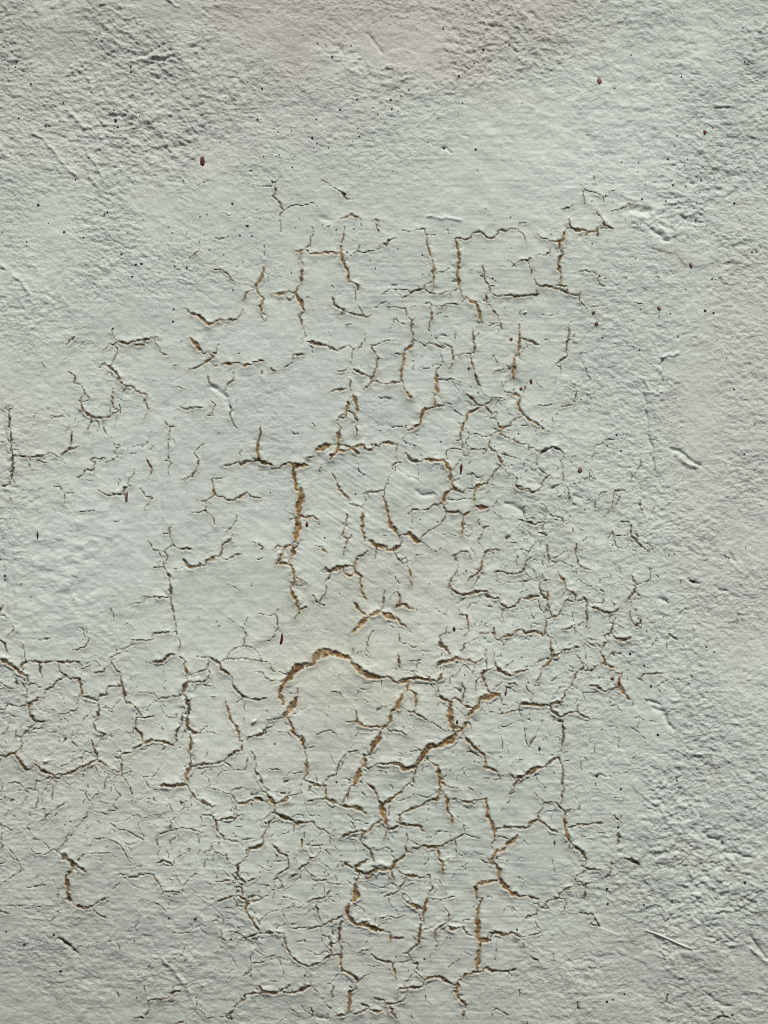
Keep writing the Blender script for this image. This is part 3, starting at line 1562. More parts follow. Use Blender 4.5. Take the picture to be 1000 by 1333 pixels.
# ridges (+) and grooves (-) drawn by trowel, brush and drips: height, width, path
MARKS = ((1.6, 2.2, (0, 344, 14, 358, 30, 368, 47, 400)), (-1.6, 2.0, (3, 350, 10, 354, 16, 360)),
         (1.8, 2.6, (210, 1252, 220, 1261, 232, 1276, 243, 1293, 250, 1308, 256, 1322)),
         (-2.0, 3.0, (76, 1223, 88, 1231, 100, 1243)), (-2.6, 2.6, (277, 503, 288, 510, 295, 518, 299, 529, 303, 536)),
         (-2.6, 1.8, (838, 516, 839, 535, 841, 548, 845, 572, 849, 594, 851, 612)), (1.3, 7, (855, 480, 850, 520, 856, 570, 860, 610)), (-2.4, 1.8, (861, 468, 861, 502)), (1.8, 2.0, (862, 466, 870, 462, 882, 461)),
         (1.9, 2.0, (842, 512, 850, 511, 859, 512)), (1.5, 2.0, (833, 490, 840, 494, 843, 506)),
         (-2.6, 2.4, (874, 585, 884, 588, 894, 596, 904, 602, 911, 606)), (1.8, 3, (878, 592, 890, 600, 905, 608)),
         (-2.6, 2.4, (922, 980, 922, 1000, 921, 1022)), (2.0, 2.2, (889, 982, 900, 980, 915, 983, 921, 981)),
         (-2.2, 2.4, (850, 922, 864, 925, 866, 938, 874, 948, 876, 951)), (-2.0, 2.2, (843, 912, 858, 917)),
         (-3.2, 5.0, (824, 274, 832, 277, 842, 276)), (1.8, 3, (822, 281, 835, 284)), (-2.6, 4.0, (847, 301, 853, 306, 860, 307)),
         (-1.8, 2.0, (858, 311, 866, 316)), (-3.0, 3.6, (896, 236, 903, 239)), (.8, 1.6, (855, 268, 890, 263, 912, 264)), (-.9, 1.6, (866, 274, 908, 271)),
         (-2.2, 2.4, (917, 1084, 922, 1091, 933, 1094, 941, 1097, 942, 1112, 944, 1122)), (-2.0, 2.2, (942, 1111, 958, 1111, 967, 1117, 977, 1116)),
         (1.8, 2.2, (897, 1132, 904, 1141, 913, 1138)), (-1.8, 2.2, (920, 1138, 927, 1150, 940, 1166)), (1.9, 2.4, (882, 1044, 892, 1050)),
         (1.7, 2.2, (168, 82, 184, 79, 196, 76, 214, 74, 228, 71)), (-2.2, 2.2, (184, 92, 198, 86, 212, 80, 226, 75)), (-1.8, 2.0, (178, 75, 195, 70, 212, 61, 220, 56)),
         (1.7, 2.4, (92, 88, 102, 90, 112, 99, 120, 108, 121, 128)), (1.5, 2.2, (86, 142, 94, 150, 104, 161, 110, 167)), (1.5, 2.2, (160, 126, 174, 123, 182, 129)),
         (1.5, 2.2, (112, 196, 122, 210, 131, 224, 136, 238)), (1.5, 2, (109, 168, 130, 163, 150, 163)), (1.6, 2.4, (40, 170, 60, 185, 80, 208, 98, 228)),
         (1.5, 2.4, (188, 152, 208, 172, 222, 195, 232, 205)), (-1.8, 2.2, (182, 176, 196, 180, 210, 190, 224, 200)), (1.4, 2.2, (118, 232, 126, 240, 132, 252)),
         (1.4, 2.2, (218, 0, 226, 8, 234, 11)), (-2.0, 2.4, (150, 20, 160, 28, 168, 33)), (-1.8, 2.4, (308, 100, 314, 112, 317, 122)),
         (-1.6, 2.2, (430, 58, 442, 62, 448, 78)), (-2.0, 2.2, (478, 46, 488, 58, 496, 70)),
         (-1.8, 2.2, (612, 92, 626, 96, 622, 86)), (-1.8, 2.2, (662, 57, 676, 74)), (1.5, 2.0, (680, 18, 692, 28)), (-1.6, 2.0, (690, 18, 706, 32)), (-2, 2.2, (640, 98, 655, 106)),
         (-2.4, 2.0, (577, 193, 583, 197, 588, 201)), (-1.6, 1.8, (602, 178, 608, 180)), (1.6, 2.0, (932, 139, 946, 139, 953, 137)), (-1.8, 1.8, (934, 141, 948, 141)),
         (-2.2, 2.4, (748, 646, 756, 650)), (-2.0, 3.2, (660, 656, 672, 659, 680, 668)), (-2.0, 3, (543, 640, 550, 645, 562, 644)),
         (-1.6, 4.5, (5, 540, 10, 600)), (-1.4, 3, (2, 690, 8, 760, 12, 800)), (1.0, 4, (22, 690, 25, 820)), (-.9, 3, (208, 590, 212, 700, 220, 760)),
         (2.2, 3.0, (472, 1134, 482, 1127, 494, 1124, 508, 1126)), (1.6, 3.2, (330, 939, 337, 936)), (2.2, 2.6, (58, 990, 62, 989)), (1.5, 2.4, (876, 913, 884, 910)),
         (-2.0, 2.0, (895, 756, 908, 760)), (-1.8, 2.0, (930, 765, 944, 770)), (-2.2, 2.4, (858, 778, 866, 782)), (-2.0, 2.2, (950, 722, 956, 730)), (1.5, 2.0, (952, 735, 964, 743)),
         (-1.7, 2.2, (978, 1218, 988, 1232, 998, 1248)), (1.8, 2.2, (980, 1236, 992, 1248, 1003, 1256)), (1.5, 2.2, (950, 1233, 968, 1231)), (-1.6, 2.2, (925, 1300, 940, 1312, 955, 1315)),
         (1.5, 2.6, (925, 1312, 930, 1320)), (-1.6, 2.6, (430, 288, 420, 284)), (1.4, 2.0, (556, 283, 574, 284, 600, 289)), (1.6, 2.4, (1004, 20, 990, 40)))
for amp, wd, v in MARKS:
    P = np.array(v, float).reshape(-1, 2)
    m = 5 * wd
    i0, i1 = np.searchsorted(gx, (P[:, 0].min() - m, P[:, 0].max() + m))
    j0, j1 = np.searchsorted(gy, (P[:, 1].min() - m, P[:, 1].max() + m))
    if i1 <= i0 or j1 <= j0:
        continue
    win = (slice(j0, j1), slice(i0, i1))
    qx, qy = wx[win] * .12 + X[win] * .88 - .0, wy[win] * .12 + Y[win] * .88
    qx = X[win] + 1.3 * vn(X[win], Y[win], 7, seed=300)
    qy = Y[win] + 1.3 * vn(X[win], Y[win], 7, seed=301)
    best = np.full(qx.shape, 99.0)
    for a, b in zip(P[:-1], P[1:]):
        d = b - a
        t = np.clip(((qx - a[0]) * d[0] + (qy - a[1]) * d[1]) / (d @ d), 0, 1)
        best = np.minimum(best, np.hypot(qx - a[0] - t * d[0], qy - a[1] - t * d[1]))
    if amp < 0 and P[:, 1].mean() < 260:
        amp *= .7
    H[win] += amp * np.exp(-(best / wd) ** 2) * (1 + .35 * vn(X[win], Y[win], 9, seed=302))

# plates whose edge has come away and tips up
for cx, cy, r, sl in ((503, 1036, 11, .34), (430, 868, 34, .07), (560, 905, 34, .06), (392, 1030, 20, .05), (95, 1178, 14, .14), (486, 795, 14, .12),
                      (636, 738, 18, .05), (690, 1090, 40, .03), (620, 950, 30, .04), (250, 895, 22, .06), (485, 1140, 12, .06)):
    b = blob(X, Y, cx, cy, r, r)
    H += sl * (Y - cy) * b

# cracks: paint lips curl up beside them, then the gap drops to the rough bed
lipw = np.clip(1.1 + 1.3 * RF, 1.5, 5.5)
ud = np.clip(UF0, 0, 40)
lip = np.clip(.3 + .8 * RF, .0, 2.3) * np.exp(-ud / lipw) * (1 + .5 * vn(X, Y, 26, seed=310))
H += lip * (UF0 < 25)
depth = np.clip(1.2 + .6 * RF, 1.2, 2.8)
eh = np.clip(.5 + .25 * RF, .6, 1.1)
M = sm(0, 1, (eh - UF) / (eh + np.clip(RF, .5, .9)))
bed = 1.5 * fbm(X, Y, 5.0, seed=320, octv=3, gain=.7) * np.clip(RF * .55, 0, 1)
H -= M * (depth - bed)

# ------------------------------------------------------------------ colour of the paint, with light falloff painted in, and of the crack beds
def col(*c):
    return np.array(c, np.float32)
C_PAINT, C_PINK, C_WARM, C_COOL, C_DIMMED = col(.522, .577, .530), col(.488, .474, .437), col(.505, .525, .43), col(.515, .575, .54), col(.475, .50, .455)
def mix(c, d, m):
    return c + (d - c) * m[..., None]
jx, jy = X + 30 * fbm(X, Y, 90, seed=400), Y + 30 * fbm(X, Y, 90, seed=410)
pal = np.broadcast_to(C_PAINT, X.shape + (3,)).copy()
pk = blob(jx, jy, 520, 0, 270, 115) + .16 * fbm(X, Y, 26, seed=405, octv=4, gain=.65) + .1 * fbm(X, Y, 80, seed=406)
pal = mix(pal, C_PINK, np.clip(.8 * sm(.25, .75, pk) + .4 * blob(jx, jy, 200, 50, 330, 150) + .25 * blob(jx, jy, 20, 570, 60, 90) + .22 * sm(.5, .9, blob(jx, jy, 960, 620, 130, 420)), 0, 1))
pal = mix(pal, C_WARM, np.clip(.6 * blob(jx, jy, 450, 890, 150, 110) + .35 * blob(jx, jy, 560, 740, 120, 110) + .55 * blob(jx, jy, 130, 1015, 150, 50)
                               + .3 * blob(jx, jy, 985, 400, 60, 60), 0, 1))
pal = mix(pal, C_COOL, np.clip(.4 * blob(jx, jy, 120, 730, 150, 150) + .4 * blob(jx, jy, 430, 560, 260, 180) + .3 * blob(jx, jy, 800, 200, 200, 120), 0, 1))
pal = mix(pal, C_DIMMED, np.clip(.8 * sm(1060, 1400, jy) + .5 * blob(jx, jy, 60, 1050, 200, 240) + .25 * blob(jx, jy, 30, 100, 150, 150), 0, 1))  # falloff of light painted in: greyer foot, lower left and upper left corner
pal *= (1 + .035 * fbm(X, Y, 140, seed=420) + .03 * fbm(X, Y, 22, seed=430) + .035 * fbm(X, Y, 6, seed=440))[..., None]
# grime caught on the rough spots of the older coat
gm = sm(.25, .6, fbm(wx, wy, 30, 18, seed=450, octv=3)) * np.clip(K, 0, 1)
pal = mix(pal, col(.36, .33, .27), .16 * gm)
# brown water stain soaked into the paint along the ochre cracks
stain = np.clip(BF * 1.3 - .4, 0, 1) * np.exp(-np.clip(UF, 0, 30) / 2.2) * (UF < 12)
pal = mix(pal, col(.33, .25, .13), .42 * stain)
bedc = mix(np.broadcast_to(col(.085, .066, .046), pal.shape).copy(), col(.205, .122, .042), np.clip((BF - .5) / .5, 0, 1) * np.clip(.25 + .5 * RF, 0, 1))
bedc = mix(bedc, col(.31, .25, .15), np.clip(RF / 4 - .35, 0, .8) * np.clip(.5 + fbm(X, Y, 7, seed=460), 0, 1))
bedc *= np.clip(1 + .65 * fbm(X, Y, 4.5, seed=470, octv=2), .25, 2)[..., None]
pal = mix(pal, np.clip(bedc, .02, 1), sm(0, 1, (-UF - np.clip(.25 * RF, .0, .4)) / np.clip(.5 * RF, .3, .5)))
pal = np.clip(pal, .01, .8)

# ------------------------------------------------------------------ materials
def new_mat(name):
    m = bpy.data.materials.new(name)
    m.use_nodes = True
    return m, m.node_tree.nodes, m.node_tree.links, m.node_tree.nodes['Principled BSDF']

def wall_material(name, rough, bump, speck):
    m, n, l, p = new_mat(name)
    at = n.new('ShaderNodeAttribute'); at.attribute_name = 'tint'
    tc = n.new('ShaderNodeTexCoord')
    nz = n.new('ShaderNodeTexNoise'); nz.inputs['Scale'].default_value = 520; nz.inputs['Detail'].default_value = 4; nz.inputs['Roughness'].default_value = .7
    l.new(tc.outputs['Object'], nz.inputs['Vector'])
    rmp = n.new('ShaderNodeMapRange')
    rmp.inputs[1].default_value, rmp.inputs[2].default_value = .3, .7
    rmp.inputs[3].default_value, rmp.inputs[4].default_value = 1 - speck, 1 + speck
    l.new(nz.outputs[0], rmp.inputs[0])
    mx = n.new('ShaderNodeMix'); mx.data_type = 'RGBA'; mx.blend_type = 'MULTIPLY'; mx.inputs[0].default_value = 1.0
    l.new(at.outputs['Color'], mx.inputs[6]); l.new(rmp.outputs[0], mx.inputs[7])
    l.new(mx.outputs[2], p.inputs['Base Color'])
    mp = n.new('ShaderNodeMapping'); mp.inputs['Scale'].default_value = (.8, 1, 1)
    l.new(tc.outputs['Object'], mp.inputs['Vector'])
    nb = n.new('ShaderNodeTexNoise'); nb.inputs['Scale'].default_value = 430; nb.inputs['Detail'].default_value = 4; nb.inputs['Roughness'].default_value = .75
    l.new(mp.outputs[0], nb.inputs['Vector'])
    mu = n.new('ShaderNodeMath'); mu.operation = 'MULTIPLY'
    l.new(nb.outputs[0], mu.inputs[0]); l.new(at.outputs['Alpha'], mu.inputs[1])
    bp = n.new('ShaderNodeBump'); bp.inputs['Strength'].default_value = bump; bp.inputs['Distance'].default_value = .0022
    l.new(mu.outputs[0], bp.inputs['Height'])
    l.new(bp.outputs[0], p.inputs['Normal'])
    p.inputs['Roughness'].default_value = rough
    p.inputs['Specular IOR Level'].default_value = .3
    return m
M_PAINT = wall_material('chalky_paint', .72, .85, .10)
M_BED = wall_material('crack_bed', .95, 1.0, .25)

def flat_mat(name, c, rough=.6, vary=.4):
    m, n, l, p = new_mat(name)
    tc = n.new('ShaderNodeTexCoord')
    nz = n.new('ShaderNodeTexNoise'); nz.inputs['Scale'].default_value = 900; nz.inputs['Detail'].default_value = 3
    l.new(tc.outputs['Object'], nz.inputs['Vector'])
    cr = n.new('ShaderNodeValToRGB')
    cr.color_ramp.elements[0].color = (*[q * (1 - vary) for q in c], 1)
    cr.color_ramp.elements[1].color = (*[min(1, q * (1 + vary)) for q in c], 1)
    cr.color_ramp.elements[0].position, cr.color_ramp.elements[1].position = .3, .7
    l.new(nz.outputs[0], cr.inputs[0]); l.new(cr.outputs[0], p.inputs['Base Color'])
    p.inputs['Roughness'].default_value = rough
    return m

# ------------------------------------------------------------------ cut the surface into paint coat, paint plates and cracks
def cell(a):
    return .25 * (a[:-1, :-1] + a[1:, :-1] + a[:-1, 1:] + a[1:, 1:])
cu = cell(Ue)                                            # even part only
crack_cell = cu < 0.05
cid = ID[:-1, :-1]
barrier = cell(U) < 1.7
for a, b in necks:                                       # plates also part at the narrow necks between crack tips
    n = int(np.hypot(*(b - a)) / .5) + 2
    t = np.linspace(0, 1, n)[:, None]
    q = a + (b - a) * t
    i = np.searchsorted(cxs, q[:, 0]) - 1
    j = np.searchsorted(cys, q[:, 1]) - 1
    ok = (i > 0) & (j > 0) & (i < barrier.shape[1] - 1) & (j < barrier.shape[0] - 1)
    for di in (-1, 0, 1):
        barrier[j[ok], i[ok] + di] = True
        barrier[j[ok] + di, i[ok]] = True
free = ~barrier
# connected regions between the cracks: runs per row joined by union-find
parent = []
def find(a):
    while parent[a] != a:
        parent[a] = parent[parent[a]]
        a = parent[a]
    return a
h, w = free.shape
lab = np.full(free.shape, -1, np.int32)
prev = []
for j in range(h):
    row = np.concatenate([[0], free[j].astype(np.int8), [0]])
    d = np.diff(row)
    st, en = np.flatnonzero(d == 1), np.flatnonzero(d == -1)
    cur, q = [], 0
    for a, b in zip(st.tolist(), en.tolist()):
        k = len(parent)
        parent.append(k)
        while q < len(prev) and prev[q][1] <= a:
            q += 1
        z = q
        while z < len(prev) and prev[z][0] < b:
            ra, rb = find(prev[z][2]), find(k)
            if ra != rb:
                parent[max(ra, rb)] = min(ra, rb)
            z += 1
        lab[j, a:b] = k
        cur.append((a, b, k))
    prev = cur
roots = np.array([find(k) for k in range(len(parent))], np.int32)
lab = np.where(lab >= 0, roots[np.clip(lab, 0, None)], -1)
ids, cnt = np.unique(lab[lab >= 0], return_counts=True)
main = ids[np.argmax(cnt)]
keep = set(ids[np.argsort(-cnt)][:285].tolist()) & set(ids[cnt > 80].tolist())
big = np.isin(lab, list(keep))
lab[~big] = -1
for _ in range(14):                                      # let regions grow back up to the crack edges
    e = lab < 0
    if not e.any():
        break
    g = lab.copy()
    for sh, ax in ((1, 0), (-1, 0), (1, 1), (-1, 1)):
        r = np.roll(lab, sh, ax)
        g = np.where((g < 0) & (r >= 0), r, g)
    lab = g
lab[lab < 0] = main

# each plate sits a little differently: tipped, sunk or proud
tlt = np.random.default_rng(77)
off = np.zeros(lab.shape, np.float32)
cgx, cgy = np.meshgrid(cxs[:-1], cys[:-1])
flat = lab.ravel()
srt = np.argsort(flat, kind='stable')
for grp in np.split(srt, np.flatnonzero(np.diff(flat[srt])) + 1):
    if flat[grp[0]] == main:
        continue
    ex, ey = cgx.ravel()[grp], cgy.ravel()[grp]
    z = tlt.normal(0, .25) + (ex - ex.mean()) * tlt.normal(0, .016) + (ey - ey.mean()) * tlt.normal(.008, .018)
    off.ravel()[grp] = np.clip(z, -1.2, 1.2)
for _ in range(3):
    for ax in (0, 1):
        off = (off + np.roll(off, 1, ax) + np.roll(off, -1, ax) + np.roll(off, 2, ax) + np.roll(off, -2, ax)) / 5
H[ny0:ny0 + CNY - 1, nx0:nx0 + CNX - 1] += off

face = np.zeros((NY - 1, NX - 1), np.int64)              # 0 = coat, 1.. = plates, 100000+ = cracks
plates = [k for k in np.unique(lab).tolist() if k != main]
lut = {k: i + 1 for i, k in enumerate(plates)}
code = np.zeros(lab.max() + 1, np.int64)
for k, v in lut.items():
    code[k] = v
core = code[lab]
core[crack_cell] = np.where(cid[crack_cell] < 0, 99999, 100000 + cid[crack_cell])
face[ny0:ny0 + CNY - 1, nx0:nx0 + CNX - 1] = core
ck, cc = np.unique(core[core >= 100000], return_counts=True)
order = ck[np.argsort(-cc)]
CRACK_PARTS = 290
rest = order[CRACK_PARTS:]
face[np.isin(face, rest)] = 99999
print('plates', len(plates), 'cracks', len(order), 'grid', NX, NY)

VX = ((X - CX) * S).ravel()
VZ = (ZC + (CY - Y) * S).ravel()
VY = (-H * S).ravel()
V = np.stack([VX, VY, VZ], 1).astype(np.float32)
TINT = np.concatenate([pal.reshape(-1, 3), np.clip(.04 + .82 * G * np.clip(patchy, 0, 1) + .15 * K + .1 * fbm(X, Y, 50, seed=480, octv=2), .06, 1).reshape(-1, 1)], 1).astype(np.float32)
jj, ii = np.meshgrid(np.arange(NY - 1), np.arange(NX - 1), indexing='ij')
v00 = (jj * NX + ii).ravel()
quads = np.stack([v00, v00 + NX, v00 + NX + 1, v00 + 1], 1)
flab = face.ravel()
so = np.argsort(flab, kind='stable')
fl_sorted = flab[so]
cuts = np.flatnonzero(np.diff(fl_sorted)) + 1
groups = np.split(so, cuts)

wall = bpy.data.objects.new('painted_wall', None)
wall.location = (0, 0, 0)
scene.collection.objects.link(wall)
wall['label'] = 'rendered wall with pale green-grey paint, crazed and cracked down to ochre plaster'
wall['category'] = 'wall'
wall['kind'] = 'thing'

def sheet(name, fidx, mat):
    q = quads[fidx]
    uv, inv = np.unique(q, return_inverse=True)
    n, m = len(uv), len(q)
    me = bpy.data.meshes.new(name)
    me.vertices.add(n)
    me.vertices.foreach_set('co', V[uv].ravel())
    me.loops.add(4 * m)
    me.loops.foreach_set('vertex_index', inv.ravel().astype(np.int32))
    me.polygons.add(m)
    me.polygons.foreach_set('loop_start', np.arange(0, 4 * m, 4, dtype=np.int32))
    me.polygons.foreach_set('use_smooth', np.ones(m, bool))
    a = me.attributes.new('tint', 'FLOAT_COLOR', 'POINT')
    a.data.foreach_set('color', TINT[uv].ravel())
    me.update(calc_edges=True)
    me.materials.append(mat)
    o = bpy.data.objects.new(name, me)
    scene.collection.objects.link(o)
    o.parent = wall
    return o

for g in groups:
    k = int(flab[g[0]])
    if k == 0:
        sheet('paint_coat', g, M_PAINT)
    elif k == 99999:
        o = sheet('hairline_cracks', g, M_BED)
        o['kind'] = 'stuff'
    elif k >= 100000:
        sheet('crack', g, M_BED)
    else:
        sheet('paint_plate', g, M_PAINT)

# solid masonry behind the coat
x0, x1 = float(VX.min()), float(VX.max())
z0, z1 = float(VZ.min()), float(VZ.max())
bm = bmesh.new()
bmesh.ops.create_cube(bm, size=1)
for v in bm.verts:
    v.co = Vector(((x0 + x1) / 2 + v.co.x * (x1 - x0 - .004), .035 + .11 + v.co.y * .22, (z0 + z1) / 2 + v.co.z * (z1 - z0 - .004)))
me = bpy.data.meshes.new('masonry')
bm.to_mesh(me); bm.free()
me.materials.append(flat_mat('mortar', (.3, .28, .24), .95, .2))
o = bpy.data.objects.new('masonry', me)
scene.collection.objects.link(o)
o.parent = wall

# ------------------------------------------------------------------ small things stuck to the wall
def surf(px, py):
    i = int(np.clip(np.searchsorted(gx, px), 1, NX - 2)); j = int(np.clip(np.searchsorted(gy, py), 1, NY - 2))
    return float(H[j - 1:j + 2, i - 1:i + 2].max())

def lens(bm, px, py, w, hgt, ang, thick, seed, nseg=10):
    """a lumpy seed shape lying on the wall"""
    r = random.Random(seed)
    base = surf(px, py)
    rings = ((1.0, -.6), (1.0, .25), (.72, .75), (.34, 1.0))
    c, s = math.cos(ang), math.sin(ang)
    rows = []
    wob = [r.uniform(.72, 1.22) for _ in range(nseg)]
    for rad, hz in rings:
        row = []
        for k in range(nseg):
            t = 2 * math.pi * k / nseg
            lx, ly = math.cos(t) * abs(math.cos(t)) ** .3 * w * .54 * rad * wob[k], math.sin(t) * hgt * .5 * rad * wob[k]
            qx, qy = px + lx * c - ly * s, py + lx * s + ly * c
            row.append(bm.verts.new(((qx - CX) * S, -(base + hz * thick * r.uniform(.85, 1.1)) * S, ZC + (CY - qy) * S)))
        rows.append(row)
    for a, b in zip(rows[:-1], rows[1:]):
        for k in range(nseg):
            bm.faces.new((a[k], a[(k + 1) % nseg], b[(k + 1) % nseg], b[k]))
    bm.faces.new(rows[-1])
    bm.faces.new(rows[0][::-1])

def finish(name, bm, mat, smooth=True):
    bmesh.ops.recalc_face_normals(bm, faces=bm.faces)
    me = bpy.data.meshes.new(name)
    bm.to_mesh(me); bm.free()
    if smooth:
        for p in me.polygons:
            p.use_smooth = True
    me.materials.append(mat)
    o = bpy.data.objects.new(name, me)
    scene.collection.objects.link(o)
    return o

M_RED = flat_mat('dried_red', (.075, .012, .014), .45)
M_DUSK = flat_mat('faded_red', (.16, .075, .08), .6)
M_BLACK = flat_mat('black_grit_and_pinhole', (.016, .014, .013), .7)
M_PALE = flat_mat('pale_paint', (.62, .62, .56), .6, .1)
FLECKS = ((264, 211, 5.5, 14, .05, M_RED, 'dark red seed-shaped fleck on bare paint, high above the left cracks'),
          (780, 106, 6.5, 8.5, -.2, M_DUSK, 'round brownish red fleck alone near the upper right'),
          (917, 173, 4.6, 7.5, .15, M_RED, 'dark red fleck below a short ridge by the upper right edge'),
          (367, 832, 4.2, 18, .16, M_RED, 'long thin dark red fleck just above the big arched crack'),
          (600, 610, 3.8, 14, .06, M_RED, 'upright dark red fleck between two brown cracks in the middle of the wall'),
          (165.5, 647, 3.8, 15.5, .06, M_DUSK, 'faded purplish upright fleck at the end of a short crack on the left'),
          (399.5, 683, 4.0, 7, .1, M_RED, 'small dark red fleck at the tip of a stub off the widest brown crack'),
          (691, 497, 4.0, 6, 0, M_RED, 'tiny reddish fleck just right of the hook-shaped brown crack'),
          (665, 442, 4.6, 5, 0, M_DUSK, 'faded round fleck left of the tall brown crack in the upper middle'),
          (678, 506, 4.0, 4.4, 0, M_DUSK, 'small faded fleck at the top of the hook-shaped brown crack'),
          (754.5, 612, 5.6, 7, .3, M_DUSK, 'faded purplish fleck on smooth paint right of the middle'),
          (658, 902, 3.4, 6, .2, M_RED, 'small dark red fleck above the wide brown fork of cracks'),
          (797, 882, 5, 5.5, 0, M_DUSK, 'faded reddish fleck beside the short crack on the right'),
          (898.5, 346, 4.2, 7, -.4, M_DUSK, 'faded oval fleck among lumps on the right'),
          (857, 402, 4, 7.5, -.7, M_DUSK, 'slanting grey-brown fleck on the smooth strip at right'),
          (776, 421.5, 5, 5, 0, M_DUSK, 'round grey-brown fleck, lower of two beside a faint hairline'),
          (772, 407, 4, 4, 0, M_DUSK, 'round red-brown fleck, upper of two beside a faint hairline'),
          (50.5, 696, 2.6, 11, .05, M_BLACK, 'thin dark splinter on lumpy paint at the left edge'),
          (591, 819, 3.4, 6, 0, M_BLACK, 'black oval grain on smooth paint in the lower middle'),
          (595, 939.5, 3.2, 6, 0, M_BLACK, 'black grain tucked in the fork of the wide brown cracks'),
          (702, 974.5, 3.2, 6, .2, M_BLACK, 'black grain on the large smooth plate right of the brown fork'))
for i, (px, py, w, hh, a, m, lb) in enumerate(FLECKS):
    bm = bmesh.new()
    lens(bm, px, py, w, hh, a, 1.3, 500 + i)
    o = finish('fleck', bm, m)
    o['label'] = lb
    o['category'] = 'fleck'
    o['group'] = 'flecks stuck to the paint'

# a brush hair left under the paint
bm = bmesh.new()
P = [(840, 1212.5), (852, 1216), (866, 1221.5), (880, 1228), (893, 1234), (903, 1238)]
rad = (.5, 1.0, 1.25, 1.3, 1.2, .7)
rings = []
for k, (px, py) in enumerate(P):
    a = P[max(0, k - 1)]; b = P[min(len(P) - 1, k + 1)]
    dx, dy = b[0] - a[0], b[1] - a[1]
    dl = math.hypot(dx, dy)
    nx_, ny_ = -dy / dl, dx / dl
    hb = max(surf(px, py), .5 * (surf(*a) + surf(*b)))
    ring = []
    for t in range(8):
        q = 2 * math.pi * t / 8
        ex, ez = math.cos(q) * rad[k], math.sin(q) * rad[k]
        ring.append(bm.verts.new(((px + nx_ * ex - CX) * S, -(hb + .1 + ez) * S, ZC + (CY - py - ny_ * ex) * S)))
    rings.append(ring)
for a, b in zip(rings[:-1], rings[1:]):
    for t in range(8):
        bm.faces.new((a[t], a[(t + 1) % 8], b[(t + 1) % 8], b[t]))
bm.faces.new(rings[0]); bm.faces.new(rings[-1][::-1])
o = finish('brush_bristle', bm, M_PALE)
o['label'] = 'pale brush bristle stuck slantwise in the paint at the lower right'
o['category'] = 'bristle'

# loose white crumbs of paint
for px, py, w, hh, a, lb in ((683, 407, 6.5, 3.4, -.35, 'white paint crumb below the horizontal crack in the upper right'),
                             (60.5, 990, 6, 4, .1, 'white paint crumb on the round cracked plate at lower left'),
                             (331, 938.5, 9, 4.2, -.5, 'pale paint crumb right of the long upright crack at lower left')):
    bm = bmesh.new()
    lens(bm, px, py, w, hh, a, 1.8, 900 + int(px))
    o = finish('paint_crumb', bm, M_PALE)
    o['label'] = lb
    o['category'] = 'crumb'
    o['group'] = 'paint crumbs stuck to the wall'

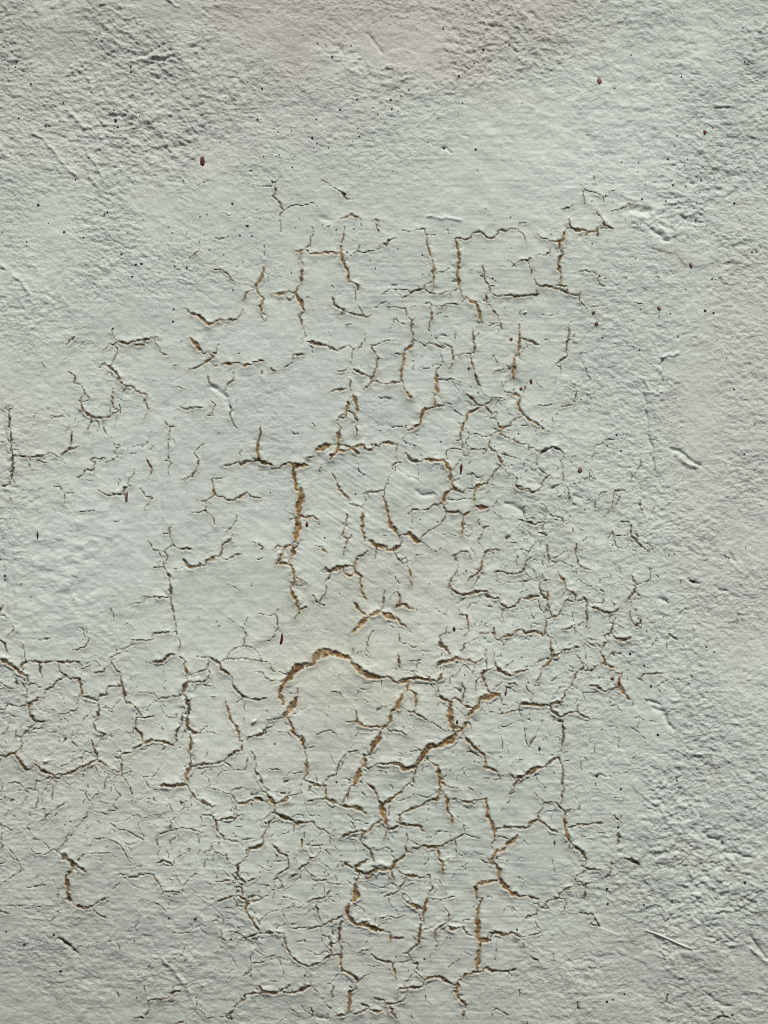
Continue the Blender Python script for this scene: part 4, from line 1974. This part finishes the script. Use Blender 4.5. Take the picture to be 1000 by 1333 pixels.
# black blobs standing in for the shade inside pinholes of the paint
SP = [(151, 157, 5), (149, 144, 3), (154, 166, 4), (171, 88, 4), (171, 95, 4), (23, 81, 4), (21, 88, 3), (41, 110, 4), (60, 164, 4), (99, 235, 3), (25, 154, 3), (83, 134, 3),
      (342, 117, 4.5), (336, 157, 4), (407, 181, 4.5), (433, 76, 4), (465, 131, 3.4), (443, 145, 3.4), (492, 151, 3.4), (381, 219, 3), (466, 169, 2.6), (468, 179, 2.8), (327, 223, 3), (355, 237, 3),
      (412, 157, 3), (428, 194, 3), (384, 205, 2.5), (364, 203, 2.5), (344, 205, 2.5), (413, 188, 2.5), (452, 196, 2.5), (509, 132, 5), (510, 144, 3.5), (578, 194, 5), (619, 196, 4), (602, 136, 3), (597, 101, 3.4), (629, 66, 4),
      (577, 39, 4), (663, 59, 3.5), (617, 84, 3), (522, 127, 2.6), (532, 119, 3), (969, 81, 3), (887, 100, 3), (881, 177, 3.5), (869, 208, 3.4), (831, 212, 2.6), (912, 235, 3.4), (875, 242, 3), (800, 115, 3), (892, 243, 2.6), (878, 190, 2.4),
      (51, 268, 5), (85, 303, 4), (137, 280, 3.4), (141, 277, 3.4), (159, 332, 4), (178, 345, 4), (185, 344, 4), (173, 361, 4), (99, 235, 3), (4, 303, 3), (36, 316, 3), (110, 310, 3), (148, 428, 3.5),
      (303, 266, 4.6), (322.6, 295, 4.4), (313, 307, 3), (328, 308, 3), (292, 332, 3), (273, 326, 2.4), (244, 349, 3.6), (270, 280, 3), (261, 283, 3), (317, 342, 2.4), (309, 347, 2.4), (304, 378, 3), (240, 236, 2.6), (225, 304, 2.8), (227, 403, 3.4),
      (226, 419, 4), (380, 356, 2.6), (390, 285, 2.2), (385, 297, 2.2), (482, 340, 2.6), (489, 350, 2.6), (461, 299, 3), (438, 300, 3), (452, 329, 3), (550, 358, 2.4), (518, 325, 2.6), (550, 333, 2.6), (574, 575, 3.4), (495, 560, 2.4), (538, 470, 2.6),
      (917, 405, 5), (928, 408, 4), (978, 329, 3.6), (984, 327, 3), (875, 242, 3.4), (912, 236, 3), (926, 364, 3.4), (835, 260, 3.6), (955, 265, 3.4), (866, 263, 2.6), (905, 287, 3), (872, 409, 3), (892, 377, 2.4), (998, 243, 2.4), (882, 438, 3.6), (832, 456, 3),
      (770, 318, 2.8), (770, 263, 3), (797, 264, 2.6), (664, 284, 2.6), (641, 363, 3), (780, 360, 4), (787, 363, 3), (610, 480, 4), (665, 442, 3), (763, 480, 2.8), (783, 440, 3), (784, 466, 2.4), (756, 520, 2.6), (725, 539, 2.6), (675, 565, 3), (726, 610, 3), (790, 580, 2.8),
      (802, 566, 3.4), (808, 587, 3.4), (968, 591, 3.6), (955, 507, 3), (982, 552, 2.8), (8, 749, 4), (8, 754, 3.5), (1, 774, 4), (29, 760, 3), (3, 728, 3.6), (423, 700, 3), (442, 772, 2.6), (463, 643, 4), (570, 679, 3), (547, 676, 2.6), (559, 760, 2.4), (352, 641, 2.6), (268, 664, 4),
      (607, 743, 3.4), (608, 801, 2.8), (627, 809, 2.4), (605, 878, 3), (381, 868, 3), (358, 968, 3), (438, 1018, 3.8), (605, 1005, 2.6), (777, 1010, 4), (721, 1005, 3), (856, 956, 5), (820, 851, 4.4), (847, 893, 4), (838, 866, 4), (808, 1027, 4), (881, 1015, 3), (805, 1077, 4.6),
      (971, 1149, 5), (876, 1173, 4), (941, 1096, 4), (839, 1179, 3.6), (337, 1161, 2.6), (254, 1197, 5), (220, 1196, 3), (674, 1212, 3.4), (791, 1158, 4), (792, 1178, 4.6), (781, 1206, 3.6), (6.7, 1214, 3.4), (30, 1231, 4), (69, 1218, 4.6), (77, 1267, 4), (174, 1227, 3), (176, 1303, 3.4), (300, 1225, 4),
      (815, 1298, 3.6), (792, 1308, 4.6), (800, 1305, 3), (957, 1326, 4), (553, 1252, 4), (516, 1249, 3), (550, 1266, 2.4), (674, 1213, 2.6), (532, 1267, 2.6), (770, 870, 2.5), (618, 812, 2.4), (735, 846, 3), (945, 725, 3.4), (948, 726, 2.8), (943, 723, 3), (970, 713, 2.6), (870, 722, 3), (877, 721, 2.6), (919, 842, 4), (929, 848, 3.4), (900, 879, 3)]
bm = bmesh.new()
for i, (px, py, d) in enumerate(SP):
    lens(bm, px, py, d * .74, d * random.uniform(.7, .95), random.uniform(0, 3), .35, i, 7)
for i in range(220):
    zx, zy = random.choice(((420, 180), (850, 300), (700, 520), (300, 300), (860, 200), (150, 150), (520, 100), (930, 450)))
    px, py = random.gauss(zx, 90), random.gauss(zy, 80)
    if 0 < px < 1000 and 0 < py < 1333:
        d = random.uniform(.9, 1.9)
        lens(bm, px, py, d, d * random.uniform(.7, 1.4), random.uniform(0, 3), .25, 3000 + i, 5)
o = finish('pinhole_specks', bm, M_BLACK)
o['label'] = 'tiny black blobs standing in for shaded pinholes in the paint'
o['category'] = 'dirt'  # blobs stand in for the shade inside pinholes
o['kind'] = 'stuff'
